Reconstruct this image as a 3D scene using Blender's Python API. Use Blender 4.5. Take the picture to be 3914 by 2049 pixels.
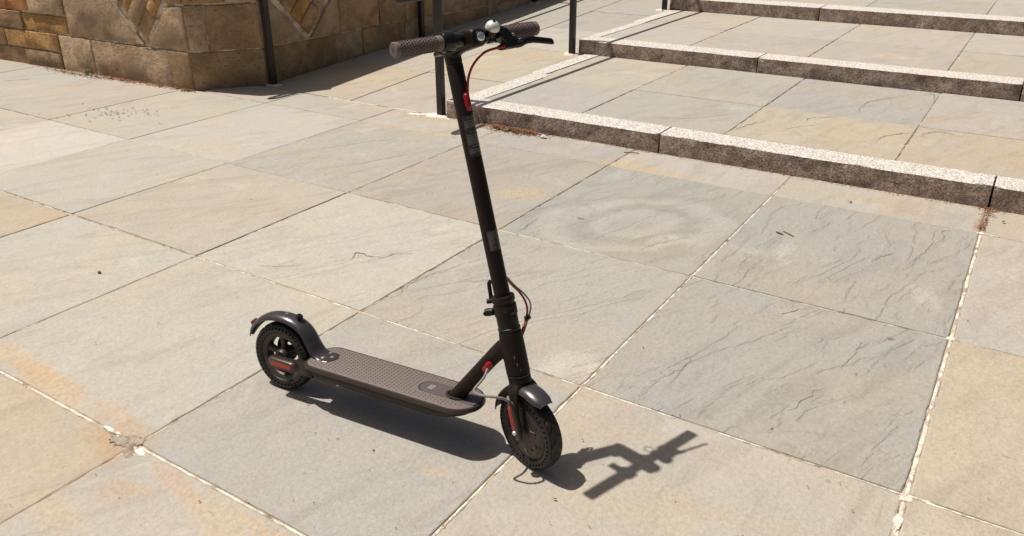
import bpy, bmesh, math, random
import numpy as np
from mathutils import Vector, Matrix, noise as mnoise
for o in list(bpy.data.objects): bpy.data.objects.remove(o)
SC = bpy.context.scene
COL = SC.collection
# ------------------------------------------------------------------ camera
CAMH = 1.4056879
F, CY, PITCH, ROLL, YAW = 3125.1, 929.1, 0.40917643, -0.00324649, -0.56876409
def cam_basis():
    cp, sp = math.cos(PITCH), math.sin(PITCH)
    fw0 = Vector((math.sin(YAW), math.cos(YAW), 0)); rt0 = Vector((math.cos(YAW), -math.sin(YAW), 0)); up0 = Vector((0, 0, 1))
    fw = fw0*cp - up0*sp; up = up0*cp + fw0*sp
    return rt0*math.cos(ROLL) + up*math.sin(ROLL), up*math.cos(ROLL) - rt0*math.sin(ROLL), fw
rt, up, fw = cam_basis()
cd = bpy.data.cameras.new('camera'); cam = bpy.data.objects.new('camera', cd); COL.objects.link(cam)
cd.sensor_width = 36; cd.lens = F/3914*36; cd.shift_y = -(2049/2 - CY)/3914; cd.clip_start = .05; cd.clip_end = 500
m4 = Matrix((rt, up, -fw)).transposed().to_4x4(); m4.translation = (0, 0, CAMH); cam.matrix_world = m4
SC.camera = cam
# ------------------------------------------------------------------ light
SUN_AZ, SUN_EL = 0.238, 1.1624          # direction the light travels (from +X towards +Y), elevation
w = bpy.data.worlds.new('World'); SC.world = w; w.use_nodes = True
wt = w.node_tree; bg = wt.nodes['Background']; sk = wt.nodes.new('ShaderNodeTexSky')
sk.sky_type = 'NISHITA'; sk.sun_disc = False; sk.sun_elevation = SUN_EL; sk.air_density = 1.0; sk.dust_density = 4.0; sk.ozone_density = .6
sk.sun_rotation = math.atan2(-math.cos(SUN_AZ), -math.sin(SUN_AZ))
wb = wt.nodes.new('ShaderNodeMix'); wb.data_type = 'RGBA'; wb.blend_type = 'MULTIPLY'; wb.inputs[0].default_value = 1; wb.inputs[7].default_value = (1.03, .955, .855, 1)   # warm white balance of the whole sky
wt.links.new(sk.outputs[0], wb.inputs[6]); wt.links.new(wb.outputs[2], bg.inputs[0]); bg.inputs[1].default_value = 0.05   # lowest of the physical range: the photograph's shade is deep
sd = bpy.data.lights.new('sun', 'SUN'); sd.energy = 4.6; sd.angle = math.radians(.55); sd.color = (1.0, .934, .838)
so = bpy.data.objects.new('sun', sd); COL.objects.link(so)
LD = Vector((math.cos(SUN_EL)*math.cos(SUN_AZ), math.cos(SUN_EL)*math.sin(SUN_AZ), -math.sin(SUN_EL)))
so.rotation_euler = LD.to_track_quat('-Z', 'Y').to_euler(); so.location = (-6, -2, 12)
vs = SC.view_settings; vs.view_transform = 'Standard'; vs.look = 'None'; vs.gamma = 1; vs.exposure = 0.13; vs.use_curve_mapping = False
SC.render.engine = 'CYCLES'
rnd = random.Random(7)

# ------------------------------------------------------------------ node helper
class NT:
    def __init__(s, name):
        s.m = bpy.data.materials.new(name); s.m.use_nodes = True; s.t = s.m.node_tree
        s.b = s.t.nodes['Principled BSDF']; s.b.inputs['Specular IOR Level'].default_value = .35
    def put(s, sock, v):
        if isinstance(v, bpy.types.NodeSocket): s.t.links.new(v, sock)
        elif isinstance(v, (tuple, list)) and len(v) == 3 and sock.type == 'RGBA': sock.default_value = (*v, 1)
        else: sock.default_value = v
    def n(s, typ, out=0, props=None, **inp):
        nd = s.t.nodes.new('ShaderNode'+typ)
        for k, v in (props or {}).items(): setattr(nd, k, v)
        for k, v in inp.items():
            key = int(k[1:]) if k[0] == '_' else k.replace('_', ' ')
            s.put(nd.inputs[key], v)
        return nd.outputs[out]
    def math(s, op, a, b=0., c=0.): return s.n('Math', props={'operation': op}, _0=a, _1=b, _2=c)
    def noise(s, vec, scale, detail=3., rough=.5, dist=0.): return s.n('TexNoise', Vector=vec, Scale=scale, Detail=detail, Roughness=rough, Distortion=dist)
    def ss(s, v, a, b): return s.n('MapRange', props={'interpolation_type': 'SMOOTHSTEP'}, Value=v, From_Min=a, From_Max=b)
    def mix(s, f, a, b, mode='MIX'):
        nd = s.t.nodes.new('ShaderNodeMix'); nd.data_type = 'RGBA'; nd.blend_type = mode
        s.put(nd.inputs[0], f); s.put(nd.inputs[6], a); s.put(nd.inputs[7], b); return nd.outputs[2]
    def mul(s, a, b): return s.mix(1., a, b, 'MULTIPLY')
    def gray(s, v): return s.n('CombineColor', Red=v, Green=v, Blue=v)
    def vmul(s, a, k): return s.n('VectorMath', props={'operation': 'MULTIPLY'}, _0=a, _1=k)
    def vadd(s, a, k): return s.n('VectorMath', props={'operation': 'ADD'}, _0=a, _1=k)
    def bump(s, h, strength=1., dist=1.): s.put(s.b.inputs['Normal'], s.n('Bump', Height=h, Strength=strength, Distance=dist))
    def color(s, c): s.put(s.b.inputs['Base Color'], c)
    def rough(s, r): s.put(s.b.inputs['Roughness'], r)
    def objvec(s):
        nd = s.t.nodes.new('ShaderNodeObjectInfo'); s.oi = nd
        r = s.n('CombineXYZ', X=s.math('MULTIPLY', nd.outputs['Random'], 37.), Y=s.math('MULTIPLY', nd.outputs['Random'], 91.), Z=s.math('MULTIPLY', nd.outputs['Random'], 13.))
        s.tc = s.n('TexCoord', 3)
        return s.vadd(s.tc, r)

# world-space stains in the flagstones: x, y, angle, rx, ry, colour, strength
STAINS = [(-2.62, 1.075, -.02, .24, .05, (.49, .345, .21), .5), (-2.33, 1.045, -.03, .30, .055, (.49, .335, .20), .56), (-2.06, 1.055, 0, .13, .045, (.48, .345, .22), .45),
          (-1.735, .865, .5, .10, .05, (.46, .33, .22), .5), (-1.64, .955, -.2, .13, .03, (.47, .33, .22), .5), (-1.42, .93, -.1, .16, .07, (.48, .38, .24), .5),
          (-1.28, .955, -.1, .12, .03, (.48, .34, .22), .5), (-1.79, .72, 0, .15, .06, (.46, .37, .24), .45), (-1.10, 1.35, .3, .05, .03, (.46, .37, .25), .4), (-1.93, .98, .2, .12, .09, (.42, .27, .15), .55),
          (-2.05, 3.28, .75, .17, .10, (.44, .36, .24), .62), (-.219, 2.721, 0, .018, .018, (.20, .13, .09), .8), (-1.63, 3.142, 0, .022, .013, (.2, .13, .09), .8),
          (-.62, 1.50, .4, .26, .13, (.44, .37, .26), .35), (-.33, 1.62, .2, .25, .05, (.44, .36, .25), .3), (-.82, 1.75, .2, .2, .07, (.44, .37, .27), .3), (-1.0, 1.88, .0, .15, .04, (.45, .34, .22), .3),
          (-.50, 2.72, .2, .02, .05, (.30, .25, .2), .3), (-4.1, 3.0, .1, .3, .09, (.45, .38, .28), .3), (-5.1, 2.92, 0, .5, .06, (.47, .36, .25), .3), (-3.4, 3.92, 0, .35, .05, (.45, .36, .26), .4),
          (-3.4, 4.2, 0, .3, .06, (.44, .34, .24), .45), (-.65, 4.1, 0, .45, .05, (.45, .35, .2), .3), (-1.7, 3.98, 0, .35, .04, (.5, .36, .18), .45), (-3.8, 6.05, 0, .5, .09, (.45, .34, .23), .45), (-3.95, 5.6, .3, .4, .14, (.47, .39, .28), .4),
          (-4.7, 4.75, .3, .5, .25, (.52, .44, .30), .5), (-.06, 4.05, 1.5, .12, .03, (.3, .17, .10), .45)]
def slab_mat():
    t = NT('bluestone_flag'); v = t.objvec(); rndv = t.oi.outputs['Random']
    base = t.oi.outputs['Color']; cleft = t.oi.outputs['Alpha']
    ang = t.math('ADD', t.math('MULTIPLY', rndv, -.5), -.95)
    vr = t.n('VectorRotate', Vector=v, Angle=ang)
    big = t.noise(v, 1.7, 4, .55, .3); stv = t.vmul(vr, (1.1, 4.2, 1.)); streak = t.noise(stv, 2.2, 6, .6, .9)
    fine = t.noise(v, 75., 3, .6); grain = t.noise(v, 330., 2, .6); mid = t.noise(v, 9., 4, .6, .4)
    c = t.mix(t.ss(big, .40, .66), base, t.mul(base, (1.05, 1.0, .93)))
    c = t.mix(t.math('MULTIPLY', t.ss(streak, .47, .68), .6), c, t.mul(c, (.82, .80, .80)))
    c = t.mix(t.math('MULTIPLY', t.ss(mid, .50, .72), .4), c, t.mul(c, (1.13, 1.12, 1.10)))
    blot = t.noise(v, 3.4, 3, .5, .8); c = t.mix(t.math('MULTIPLY', t.ss(blot, .57, .72), .4), c, t.mul(c, (1.02, .94, .88)))
    lig = t.noise(t.vadd(v, (5., 3., 0.)), 2.6, 5, .65, .5); c = t.mix(t.math('MULTIPLY', t.ss(lig, .56, .78), .5), c, (.52, .495, .45))
    g = t.math('ADD', t.math('MULTIPLY', fine, .26), t.math('MULTIPLY', grain, .34))
    c = t.mul(c, t.gray(t.math('ADD', t.math('MULTIPLY', g, 1.6), .52)))
    # cleft edges: terraces of a stretched noise
    cv = t.vmul(vr, (.8, 2.7, 1.)); h = t.noise(cv, 1.9, 6, .52, .25); q = t.math('MULTIPLY', h, 9.)
    fr = t.math('FRACT', q); st = t.ss(fr, .70, 1.0); step = t.math('ADD', t.math('FLOOR', q), st)
    gate = t.ss(t.noise(v, 2.3, 2), .44, .60); edge = t.math('MULTIPLY', t.math('MULTIPLY', st, t.math('SUBTRACT', 1., t.ss(fr, .985, 1.))), gate)
    c = t.mix(t.math('MULTIPLY', t.math('MULTIPLY', edge, cleft), .11), c, t.mul(c, (.55, .49, .45)))
    tone = t.math('SINE', t.math('MULTIPLY', t.math('ADD', t.math('FLOOR', q), t.ss(fr, .93, 1.)), 12.9))
    c = t.mul(c, t.gray(t.math('ADD', 1., t.math('MULTIPLY', t.math('MULTIPLY', tone, cleft), .035))))
    pit = t.ss(t.noise(v, 38., 2, .5), .70, .78); c = t.mix(t.math('MULTIPLY', pit, .34), c, (.15, .125, .105))
    pos = t.n('NewGeometry', 0); wob = t.noise(pos, 9., 5, .7); wob2 = t.noise(pos, 40., 3, .7)
    wsum = t.math('ADD', t.math('MULTIPLY', t.math('SUBTRACT', wob, .5), 2.1), t.math('MULTIPLY', t.math('SUBTRACT', wob2, .5), .9))
    # one flag carries an oval swirl in its bedding
    sp = t.n('VectorRotate', Vector=t.vadd(pos, (1.40, -3.22, 0.)), Angle=-.75, props={'rotation_type': 'Z_AXIS'})
    sdist = t.n('VectorMath', 1, props={'operation': 'LENGTH'}, _0=t.vmul(sp, (1/.56, 1/.36, 0.)))
    sdist = t.math('ADD', sdist, t.math('MULTIPLY', t.noise(pos, 3.2, 6, .62), .85))
    swirl = t.math('MULTIPLY', t.math('SINE', t.math('MULTIPLY', sdist, 12.)), t.math('MULTIPLY', t.ss(sdist, 1.65, 1.2), t.ss(sdist, .4, .8)))
    c = t.mul(c, t.gray(t.math('ADD', 1., t.math('MULTIPLY', swirl, .11))))
    for (x, y, a, rx, ry, col, k) in STAINS:
        p = t.n('VectorRotate', Vector=t.vadd(pos, (-x, -y, 0.)), Angle=-a, props={'rotation_type': 'Z_AXIS'})
        d = t.n('VectorMath', 1, props={'operation': 'LENGTH'}, _0=t.vmul(p, (1/rx, 1/ry, 0.)))
        f = t.math('MULTIPLY', t.ss(t.math('ADD', d, wsum), 1.15, .45), k)
        c = t.mix(f, c, t.mul(col, t.gray(t.math('ADD', .55, t.math('MULTIPLY', fine, .8)))))
    t.color(c); t.rough(t.math('ADD', .62, t.math('MULTIPLY', fine, .3)))
    hh = t.math('ADD', t.math('MULTIPLY', t.math('MULTIPLY', step, cleft), .0042), t.math('MULTIPLY', fine, .0036))
    hh = t.math('ADD', hh, t.math('ADD', t.math('MULTIPLY', grain, .0013), t.math('MULTIPLY', mid, .007)))
    t.bump(hh, .8); return t.m
def mortar_mat(name, ca, cb, lo, hi, sc=30.):
    t = NT(name); p = t.n('NewGeometry', 0)
    a = t.noise(p, sc, 5, .7); b = t.noise(p, 260., 3, .6); c = t.mix(t.ss(a, lo, hi), ca, cb)
    t.color(t.mul(c, t.gray(t.math('ADD', .65, t.math('MULTIPLY', b, .7))))); t.rough(.92)
    t.bump(t.math('ADD', t.math('MULTIPLY', a, .006), t.math('MULTIPLY', b, .002)), .8); return t.m
def granite_mat():
    t = NT('granite'); v = t.objvec()
    a = t.noise(v, 110., 3, .62); b = t.n('TexVoronoi', 1, Vector=v, Scale=170.); bb = t.n('SeparateColor', Color=b)
    rel = t.noise(v, 48., 5, .68, .3); big = t.noise(v, 4., 3)
    c = t.mix(t.ss(a, .36, .60), (.36, .335, .315), (.69, .655, .61)); c = t.mix(t.math('MULTIPLY', t.ss(bb, .68, .86), .7), c, (.21, .19, .18))
    c = t.mix(t.math('MULTIPLY', t.ss(bb, .30, .12), .6), c, (.80, .78, .74))
    c = t.mix(t.math('MULTIPLY', t.ss(big, .5, .75), .22), c, (.50, .40, .31))
    # upright faces are darker and browner than the tops, in noisy patches
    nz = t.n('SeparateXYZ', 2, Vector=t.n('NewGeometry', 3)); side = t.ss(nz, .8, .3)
    sidetone = t.noise(v, 14., 4, .65)
    c = t.mix(side, c, t.mul(c, t.mix(t.ss(sidetone, .35, .68), (.46, .355, .31), (.86, .70, .63))))
    t.color(c); t.rough(.8)
    hh = t.math('ADD', t.math('MULTIPLY', rel, t.math('ADD', .004, t.math('MULTIPLY', side, .030))), t.math('MULTIPLY', a, .003))
    t.bump(hh, .85); return t.m
def wall_mat():
    t = NT('sandstone'); v = t.objvec(); base = t.oi.outputs['Color']; rdv = t.oi.outputs['Random']
    vr = t.n('VectorRotate', Vector=v, Angle=t.math('MULTIPLY', rdv, 2.), Axis=(0., 1., 0.))
    big = t.noise(v, 5., 5, .62, .8); st = t.noise(t.vmul(vr, (2., 2., 11.)), 3., 6, .65, .6); fine = t.noise(v, 110., 4, .72); rel = t.noise(v, 26., 6, .68)
    c = t.mix(t.ss(big, .38, .68), t.mul(base, (.80, .72, .62)), t.mul(base, (1.22, 1.14, 1.0)))
    c = t.mix(t.math('MULTIPLY', t.ss(st, .52, .72), .55), c, t.mul(base, (1.12, .78, .40)))
    c = t.mix(t.math('MULTIPLY', t.ss(t.noise(v, 7., 6, .72), .56, .72), .42), c, t.mul(base, (.42, .36, .31)))
    pit = t.ss(t.noise(t.vmul(v, (1., 1., 1.8)), 34., 2, .5), .66, .74); c = t.mix(t.math('MULTIPLY', pit, .6), c, t.mul(base, (.3, .25, .2)))
    c = t.mul(c, t.gray(t.math('ADD', .50, t.math('MULTIPLY', t.math('ADD', fine, rel), .52))))
    t.color(c); t.rough(.88)
    hh = t.math('ADD', t.math('MULTIPLY', rel, .026), t.math('SUBTRACT', t.math('MULTIPLY', fine, .005), t.math('MULTIPLY', pit, .010)))
    t.bump(t.math('ADD', hh, t.math('MULTIPLY', st, .012)), .9); return t.m
def paint(name, col, rough=.5, metal=0., var=.15, bump=0., spec=.4, scale=60., dust=0.):
    t = NT(name); v = t.n('TexCoord', 3); a = t.noise(v, scale, 4, .65); b = t.noise(v, 9., 4, .6)
    c = t.mul(col, t.gray(t.math('ADD', 1-var/2-var/4, t.math('ADD', t.math('MULTIPLY', a, var), t.math('MULTIPLY', b, var*.5)))))
    if dust: c = t.mix(t.math('MULTIPLY', t.ss(t.noise(v, 14., 6, .75), .50, .74), dust), c, (.23, .18, .14))
    t.color(c); t.rough(t.math('ADD', rough-.06, t.math('MULTIPLY', b, .12))); t.b.inputs['Metallic'].default_value = metal
    t.b.inputs['Specular IOR Level'].default_value = spec
    if bump: t.bump(t.math('MULTIPLY', t.noise(v, 700., 2), bump))
    return t.m
M = dict(
    slab=slab_mat(), granite=granite_mat(), wall=wall_mat(),
    mortar_white=mortar_mat('lime_mortar', (.40, .335, .27), (.74, .70, .61), .36, .58, 24.), mortar_brown=mortar_mat('old_mortar', (.19, .145, .11), (.43, .355, .28), .34, .58, 18.),
    wallmortar=mortar_mat('wall_mortar', (.32, .24, .17), (.72, .61, .48), .38, .60, 11.), earth=mortar_mat('earth', (.10, .07, .05), (.2, .15, .1), .4, .6, 3.),
    chip=mortar_mat('broken_stone', (.20, .155, .12), (.37, .31, .25), .38, .6, 40.), crack=paint('crack_dirt', (.14, .108, .09), .95),
    iron=paint('painted_iron', (.022, .015, .013), .42, .2, .4, spec=.5, dust=.16),
    frame=paint('frame_paint', (.0155, .0098, .0080), .52, .0, .2, .0001, spec=.16, dust=.05), frame2=paint('clamp_metal', (.017, .0115, .0105), .44, .1, .2, spec=.25),
    plastic=paint('gloss_plastic', (.008, .0065, .007), .17, 0, .2, spec=.4), matte=paint('matte_plastic', (.012, .0085, .0075), .45, 0, .2, spec=.22),
    rubber=paint('tyre_rubber', (.012, .0085, .008), .5, 0, .3, .0001, dust=.08), grip=paint('grip_rubber', (.150, .113, .104), .78, 0, .15, .0001),
    gripdark=paint('grip_bump', (.085, .063, .057), .8, 0, .1), mat=paint('deck_mat', (.152, .124, .117), .72, 0, .16, .0001, dust=.12), matbump=paint('deck_bump', (.104, .085, .079), .75, 0, .1),
    trim=paint('deck_trim', (.075, .055, .048), .34, .5, .2), body=paint('deck_body', (.022, .0150, .0120), .46, .1, .2, spec=.25, dust=.06), fender=paint('fender_plastic', (.058, .052, .058), .27, .4, .2, spec=.6, dust=.05),
    hub=paint('hub_alloy', (.050, .040, .036), .42, .5, .2, dust=.1), rim=paint('rim_alloy', (.060, .045, .040), .45, .4, .25, dust=.15), silver=paint('silver', (.74, .73, .71), .36, .35, .04), steel=paint('steel', (.42, .39, .37), .34, .9, .1),
    panel=paint('deck_panel', (.095, .080, .084), .45, 0, .14, dust=.15), logo=paint('logo_grey', (.33, .30, .29), .6), red=paint('red_cable', (.27, .007, .013), .38, 0, .1), redgrom=paint('red_rubber', (.27, .007, .013), .36, 0, .1),
    grey=paint('grey_cable', (.22, .185, .175), .5, 0, .1), reddish=paint('tail_lens', (.16, .035, .03), .3), refl=paint('red_reflector', (.38, .042, .027), .3, 0, .35, scale=300.), grooved=paint('reflector_groove', (.30, .03, .02), .4),
    worn=paint('worn_metal', (.30, .25, .24), .45, .5, .2), sticker=paint('sticker_film', (.040, .034, .034), .28, 0, .1), print_=paint('sticker_print', (.22, .20, .195), .6), lens=paint('lens_backing', (.62, .72, .80), .12, .8, .5, scale=180.),
    leaf=paint('dead_leaf', (.20, .085, .035), .8, 0, .8), leaf2=paint('dry_leaf_pale', (.36, .22, .11), .8, 0, .7), green=paint('weed_green', (.10, .15, .03), .6, 0, .4), pebble=paint('pale_stone', (.62, .57, .50), .8, 0, .4), twig=paint('twig', (.16, .09, .06), .9, 0, .4), white=paint('caulk', (.72, .66, .57), .9, 0, .3))

# ------------------------------------------------------------------ mesh helpers
def link(name, me, mat=None, parent=None, **props):
    o = bpy.data.objects.new(name, me); COL.objects.link(o)
    if mat is not None and me is not None and len(me.materials) == 0: me.materials.append(mat)
    if parent is not None: o.parent = parent
    for k, v in props.items(): o[k] = v
    return o
def pydata(name, v, f, mat, parent=None, smooth=False, xf=None, bevel=0, seg=2, **props):
    if xf: v = [xf(Vector(p)) for p in v]
    me = bpy.data.meshes.new(name); me.from_pydata([tuple(p) for p in v], [], f)
    bm = bmesh.new(); bm.from_mesh(me); bmesh.ops.remove_doubles(bm, verts=bm.verts, dist=1e-6); bmesh.ops.recalc_face_normals(bm, faces=bm.faces)
    if bevel:
        ed = [e for e in bm.edges if e.is_manifold and e.calc_face_angle(0) > .5]
        bmesh.ops.bevel(bm, geom=ed, offset=bevel, segments=seg, affect='EDGES', profile=.5, clamp_overlap=True)
    bm.to_mesh(me); bm.free()
    if smooth:
        me.shade_smooth()
        if smooth != 'all': me.set_sharp_from_angle(angle=math.radians(38))
    return link(name, me, mat, parent, **props)
class MB:
    def __init__(s): s.v = []; s.f = []
    def add(s, v, f):
        k = len(s.v); s.v += [Vector(p) for p in v]; s.f += [[i+k for i in q] for q in f]; return s
    def box(s, c, d, R=None):
        c = Vector(c); P = [Vector((x*d[0]/2, y*d[1]/2, z*d[2]/2)) for x in (-1, 1) for y in (-1, 1) for z in (-1, 1)]
        return s.add([c+(R @ p if R else p) for p in P], [(0, 1, 3, 2), (4, 6, 7, 5), (0, 4, 5, 1), (2, 3, 7, 6), (0, 2, 6, 4), (1, 5, 7, 3)])
    def loft(s, rings, cap=True, closed=True):
        n = len(rings[0]); v = [p for r in rings for p in r]; f = []
        for i in range(len(rings)-1):
            for j in range(n if closed else n-1): f.append((i*n+j, i*n+(j+1) % n, (i+1)*n+(j+1) % n, (i+1)*n+j))
        if cap: f += [tuple(range(n))[::-1], tuple((len(rings)-1)*n+j for j in range(n))]
        return s.add(v, f)
    def tube(s, pts, r, seg=10, cap=True):
        pts = [Vector(p) for p in pts]; rs = r if isinstance(r, (list, tuple)) else [r]*len(pts)
        t0 = (pts[1]-pts[0]).normalized(); u = t0.orthogonal().normalized(); rings = []
        for i, p in enumerate(pts):
            t = (pts[min(i+1, len(pts)-1)]-pts[max(i-1, 0)]).normalized(); u = (u - t*u.dot(t)).normalized(); w_ = t.cross(u)
            rings.append([p + (u*math.cos(a)+w_*math.sin(a))*rs[i] for a in [2*math.pi*k/seg for k in range(seg)]])
        return s.loft(rings, cap)
    def rev(s, prof, axis, org, seg=32, cap=True):
        """prof: (radius, along)"""
        axis = Vector(axis).normalized(); u = axis.orthogonal().normalized(); w_ = axis.cross(u); org = Vector(org)
        return s.loft([[org+axis*h+(u*math.cos(a)+w_*math.sin(a))*max(r, 1e-5) for a in [2*math.pi*k/seg for k in range(seg)]] for r, h in prof], cap)
    def prism(s, poly, d0, d1, fn):
        n = len(poly); return s.loft([[fn(a, b, d0) for a, b in poly], [fn(a, b, d1) for a, b in poly]])
    def make(s, name, mat, parent=None, smooth=False, xf=None, **k): return pydata(name, s.v, s.f, mat, parent, smooth, xf, **k)
def crom(pts, n=8):
    P = [Vector(p) for p in pts]; P = [P[0]*2-P[1]]+P+[P[-1]*2-P[-2]]; out = []
    for i in range(1, len(P)-2):
        for k in range(n):
            t = k/n; a, b, c, d = P[i-1:i+3]
            out.append(.5*((2*b)+(c-a)*t+(2*a-5*b+4*c-d)*t*t+(3*b-a-3*c+d)*t**3))
    return out+[P[-2]]
def blend(name, mb, mat, parent, xf=None, vox=.003, it=8, decim=None):
    """several overlapping closed shapes fused into one filleted surface"""
    o = mb.make(name+'_tmp', mat, None, True, xf)
    m = o.modifiers.new('r', 'REMESH'); m.mode = 'VOXEL'; m.voxel_size = vox
    m = o.modifiers.new('s', 'SMOOTH'); m.iterations = it; m.factor = .5
    dg = bpy.context.evaluated_depsgraph_get(); me = bpy.data.meshes.new_from_object(o.evaluated_get(dg)); me.name = name
    old = o.data; bpy.data.objects.remove(o); bpy.data.meshes.remove(old); me.shade_smooth()
    me.materials.clear(); return link(name, me, mat, parent)
def struct(name, v, f, mat, **k): return pydata(name, v, f, mat, None, kind='structure', **k)

# ------------------------------------------------------------------ setting: ground
prof = [(-60, -.09), (12.7, -.09), (12.8, .26), (80, .26)]
gv = []; gf = []
for y, z in prof: gv += [(-60, y, z), (60, y, z)]
for i in range(len(prof)-1): gf.append((2*i, 2*i+1, 2*i+3, 2*i+2))
struct('ground', gv, gf, M['earth'])

GREY = (.350, .337, .314); BLUE = (.318, .311, .295); WARM = (.386, .360, .322); TAN = (.396, .350, .284); MAUVE = (.330, .308, .288); PALE = (.400, .382, .350); YEL = (.394, .358, .296)
def slab(parent, x0, x1, y0, y1, tint, cleft, z=0., slope=0., thick=.05, label=None):
    """one flagstone with slightly uneven arrises; (x0..y1) is the stone itself, joints already taken off"""
    cx, cy = (x0+x1)/2, (y0+y1)/2; W, H_ = x1-x0, y1-y0; pts = []
    sd_ = rnd.random()*50
    def side(ax, ay, bx, by, nx, ny):
        L = math.hypot(bx-ax, by-ay); n = max(4, int(L/.03))
        for k in range(n):
            t = k/n; px, py = ax+(bx-ax)*t, ay+(by-ay)*t
            j = mnoise.noise(Vector((px*9+sd_, py*9, sd_)))*.0016 + mnoise.noise(Vector((px*45+sd_, py*45, 3)))*.0013
            ch = max(0, mnoise.noise(Vector((px*14+sd_, py*14, 9)))-.42)*.018
            if k == 0: ch += .004
            pts.append((px-nx*(j+ch), py-ny*(j+ch)))
    a, b = W/2, H_/2
    side(-a, -b, a, -b, 0, -1); side(a, -b, a, b, 1, 0); side(a, b, -a, b, 0, 1); side(-a, b, -a, -b, -1, 0)
    tx, ty = rnd.uniform(-.0012, .0012), rnd.uniform(-.0012, .0012)+slope; dz = rnd.uniform(-.0020, .0020)
    zz = lambda x, y: z+slope*0+dz+tx*x+ty*y
    n = len(pts); v = []
    for sc, d in ((.0045, 0.), (.001, -.0016), (0., -.005), (0., -thick)):
        for x, y in pts:
            xx = x*(1-sc/a); yy = y*(1-sc/b); v.append((xx, yy, zz(xx, yy)+d))
    f = [tuple(range(n))]
    for r in range(3):
        for k in range(n): f.append((r*n+k, r*n+(k+1) % n, (r+1)*n+(k+1) % n, (r+1)*n+k))
    me = bpy.data.meshes.new('paving_slab'); me.from_pydata(v, [], f)
    bm = bmesh.new(); bm.from_mesh(me); bmesh.ops.recalc_face_normals(bm, faces=bm.faces); bm.to_mesh(me); bm.free()
    o = link('paving_slab', me, M['slab'], parent); o.location = (cx, cy, 0)
    k = rnd.uniform(.97, 1.03); o.color = (tint[0]*k, tint[1]*k*rnd.uniform(.992, 1.004), tint[2]*k*rnd.uniform(.97, 1.02), cleft)
    if label: o['label'] = label
    return o
def sheet(name, x0, x1, y0, y1, z, mat, slope=0.):
    return struct(name, [(x0, y0, z), (x1, y0, z), (x1, y1, z+slope*(y1-y0)), (x0, y1, z+slope*(y1-y0))], [(0, 1, 2, 3)], mat)

# ------------------------------------------------------------------ plaza
plaza = sheet('plaza', -9.3, 4.3, -2.7, 4.285, -.0042, M['mortar_brown'])
XL = [(-9.15, .005), (-8.23, .005), (-7.31, .005), (-6.39, .007), (-5.475, .005), (-4.60, .005), (-3.695, .005), (-2.793, .006), (-1.876, .008), (-.969, .011), (-.046, .0155), (.87, .008), (1.785, .008), (2.70, .008), (3.61, .008)]
YL = [(-2.66, .008), (-1.742, .008), (-.828, .008), (.087, .010), (1.0006, .011), (1.9147, .008), (2.832, .007), (3.922, .004), (4.290, .006)]
TINT = {(7, 3): (TAN, .15), (8, 3): (WARM, .25), (9, 3): (PALE, .1), (10, 3): (TAN, .1), (7, 4): (PALE, .2), (8, 4): (GREY, .15), (9, 4): (WARM, .15), (10, 4): (TAN, .15),
        (6, 4): (PALE, .2), (6, 5): (WARM, .45), (7, 5): (PALE, .75), (8, 5): (GREY, .85), (9, 5): (BLUE, .9), (10, 5): (TAN, .2), (7, 6): (MAUVE, .6), (8, 6): (BLUE, .75), (9, 6): (BLUE, .95), (10, 6): (WARM, .3),
        (6, 6): (GREY, .7), (5, 6): (PALE, .25), (4, 6): (PALE, .25), (3, 6): (WARM, .35), (2, 6): (GREY, .4), (5, 5): (PALE, .3), (4, 5): ((.45, .43, .395), .2), (3, 5): (WARM, .2), (9, 7): (WARM, .15), (8, 7): (WARM, .15), (7, 7): (GREY, .2), (6, 7): (WARM, .3), (10, 7): (TAN, .2)}
SLABS = {}
for i in range(len(XL)-1):
    for j in range(len(YL)-1):
        (xa, ga), (xb, gb) = XL[i], XL[i+1]; (ya, gc), (yb, gd) = YL[j], YL[j+1]
        if j == 7 and i < 4: continue
        if i < 4 and j == 6: yb = 3.86
        if i == 4 and j == 7: xa = -5.30
        t_, c_ = TINT.get((i, j), rnd.choice([(PALE, .3), (GREY, .4), (WARM, .2), (TAN, .15)]))
        SLABS[i, j] = slab(plaza, xa+ga/2, xb-gb/2, ya+gc/2, yb-gd/2, t_, c_)
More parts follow.
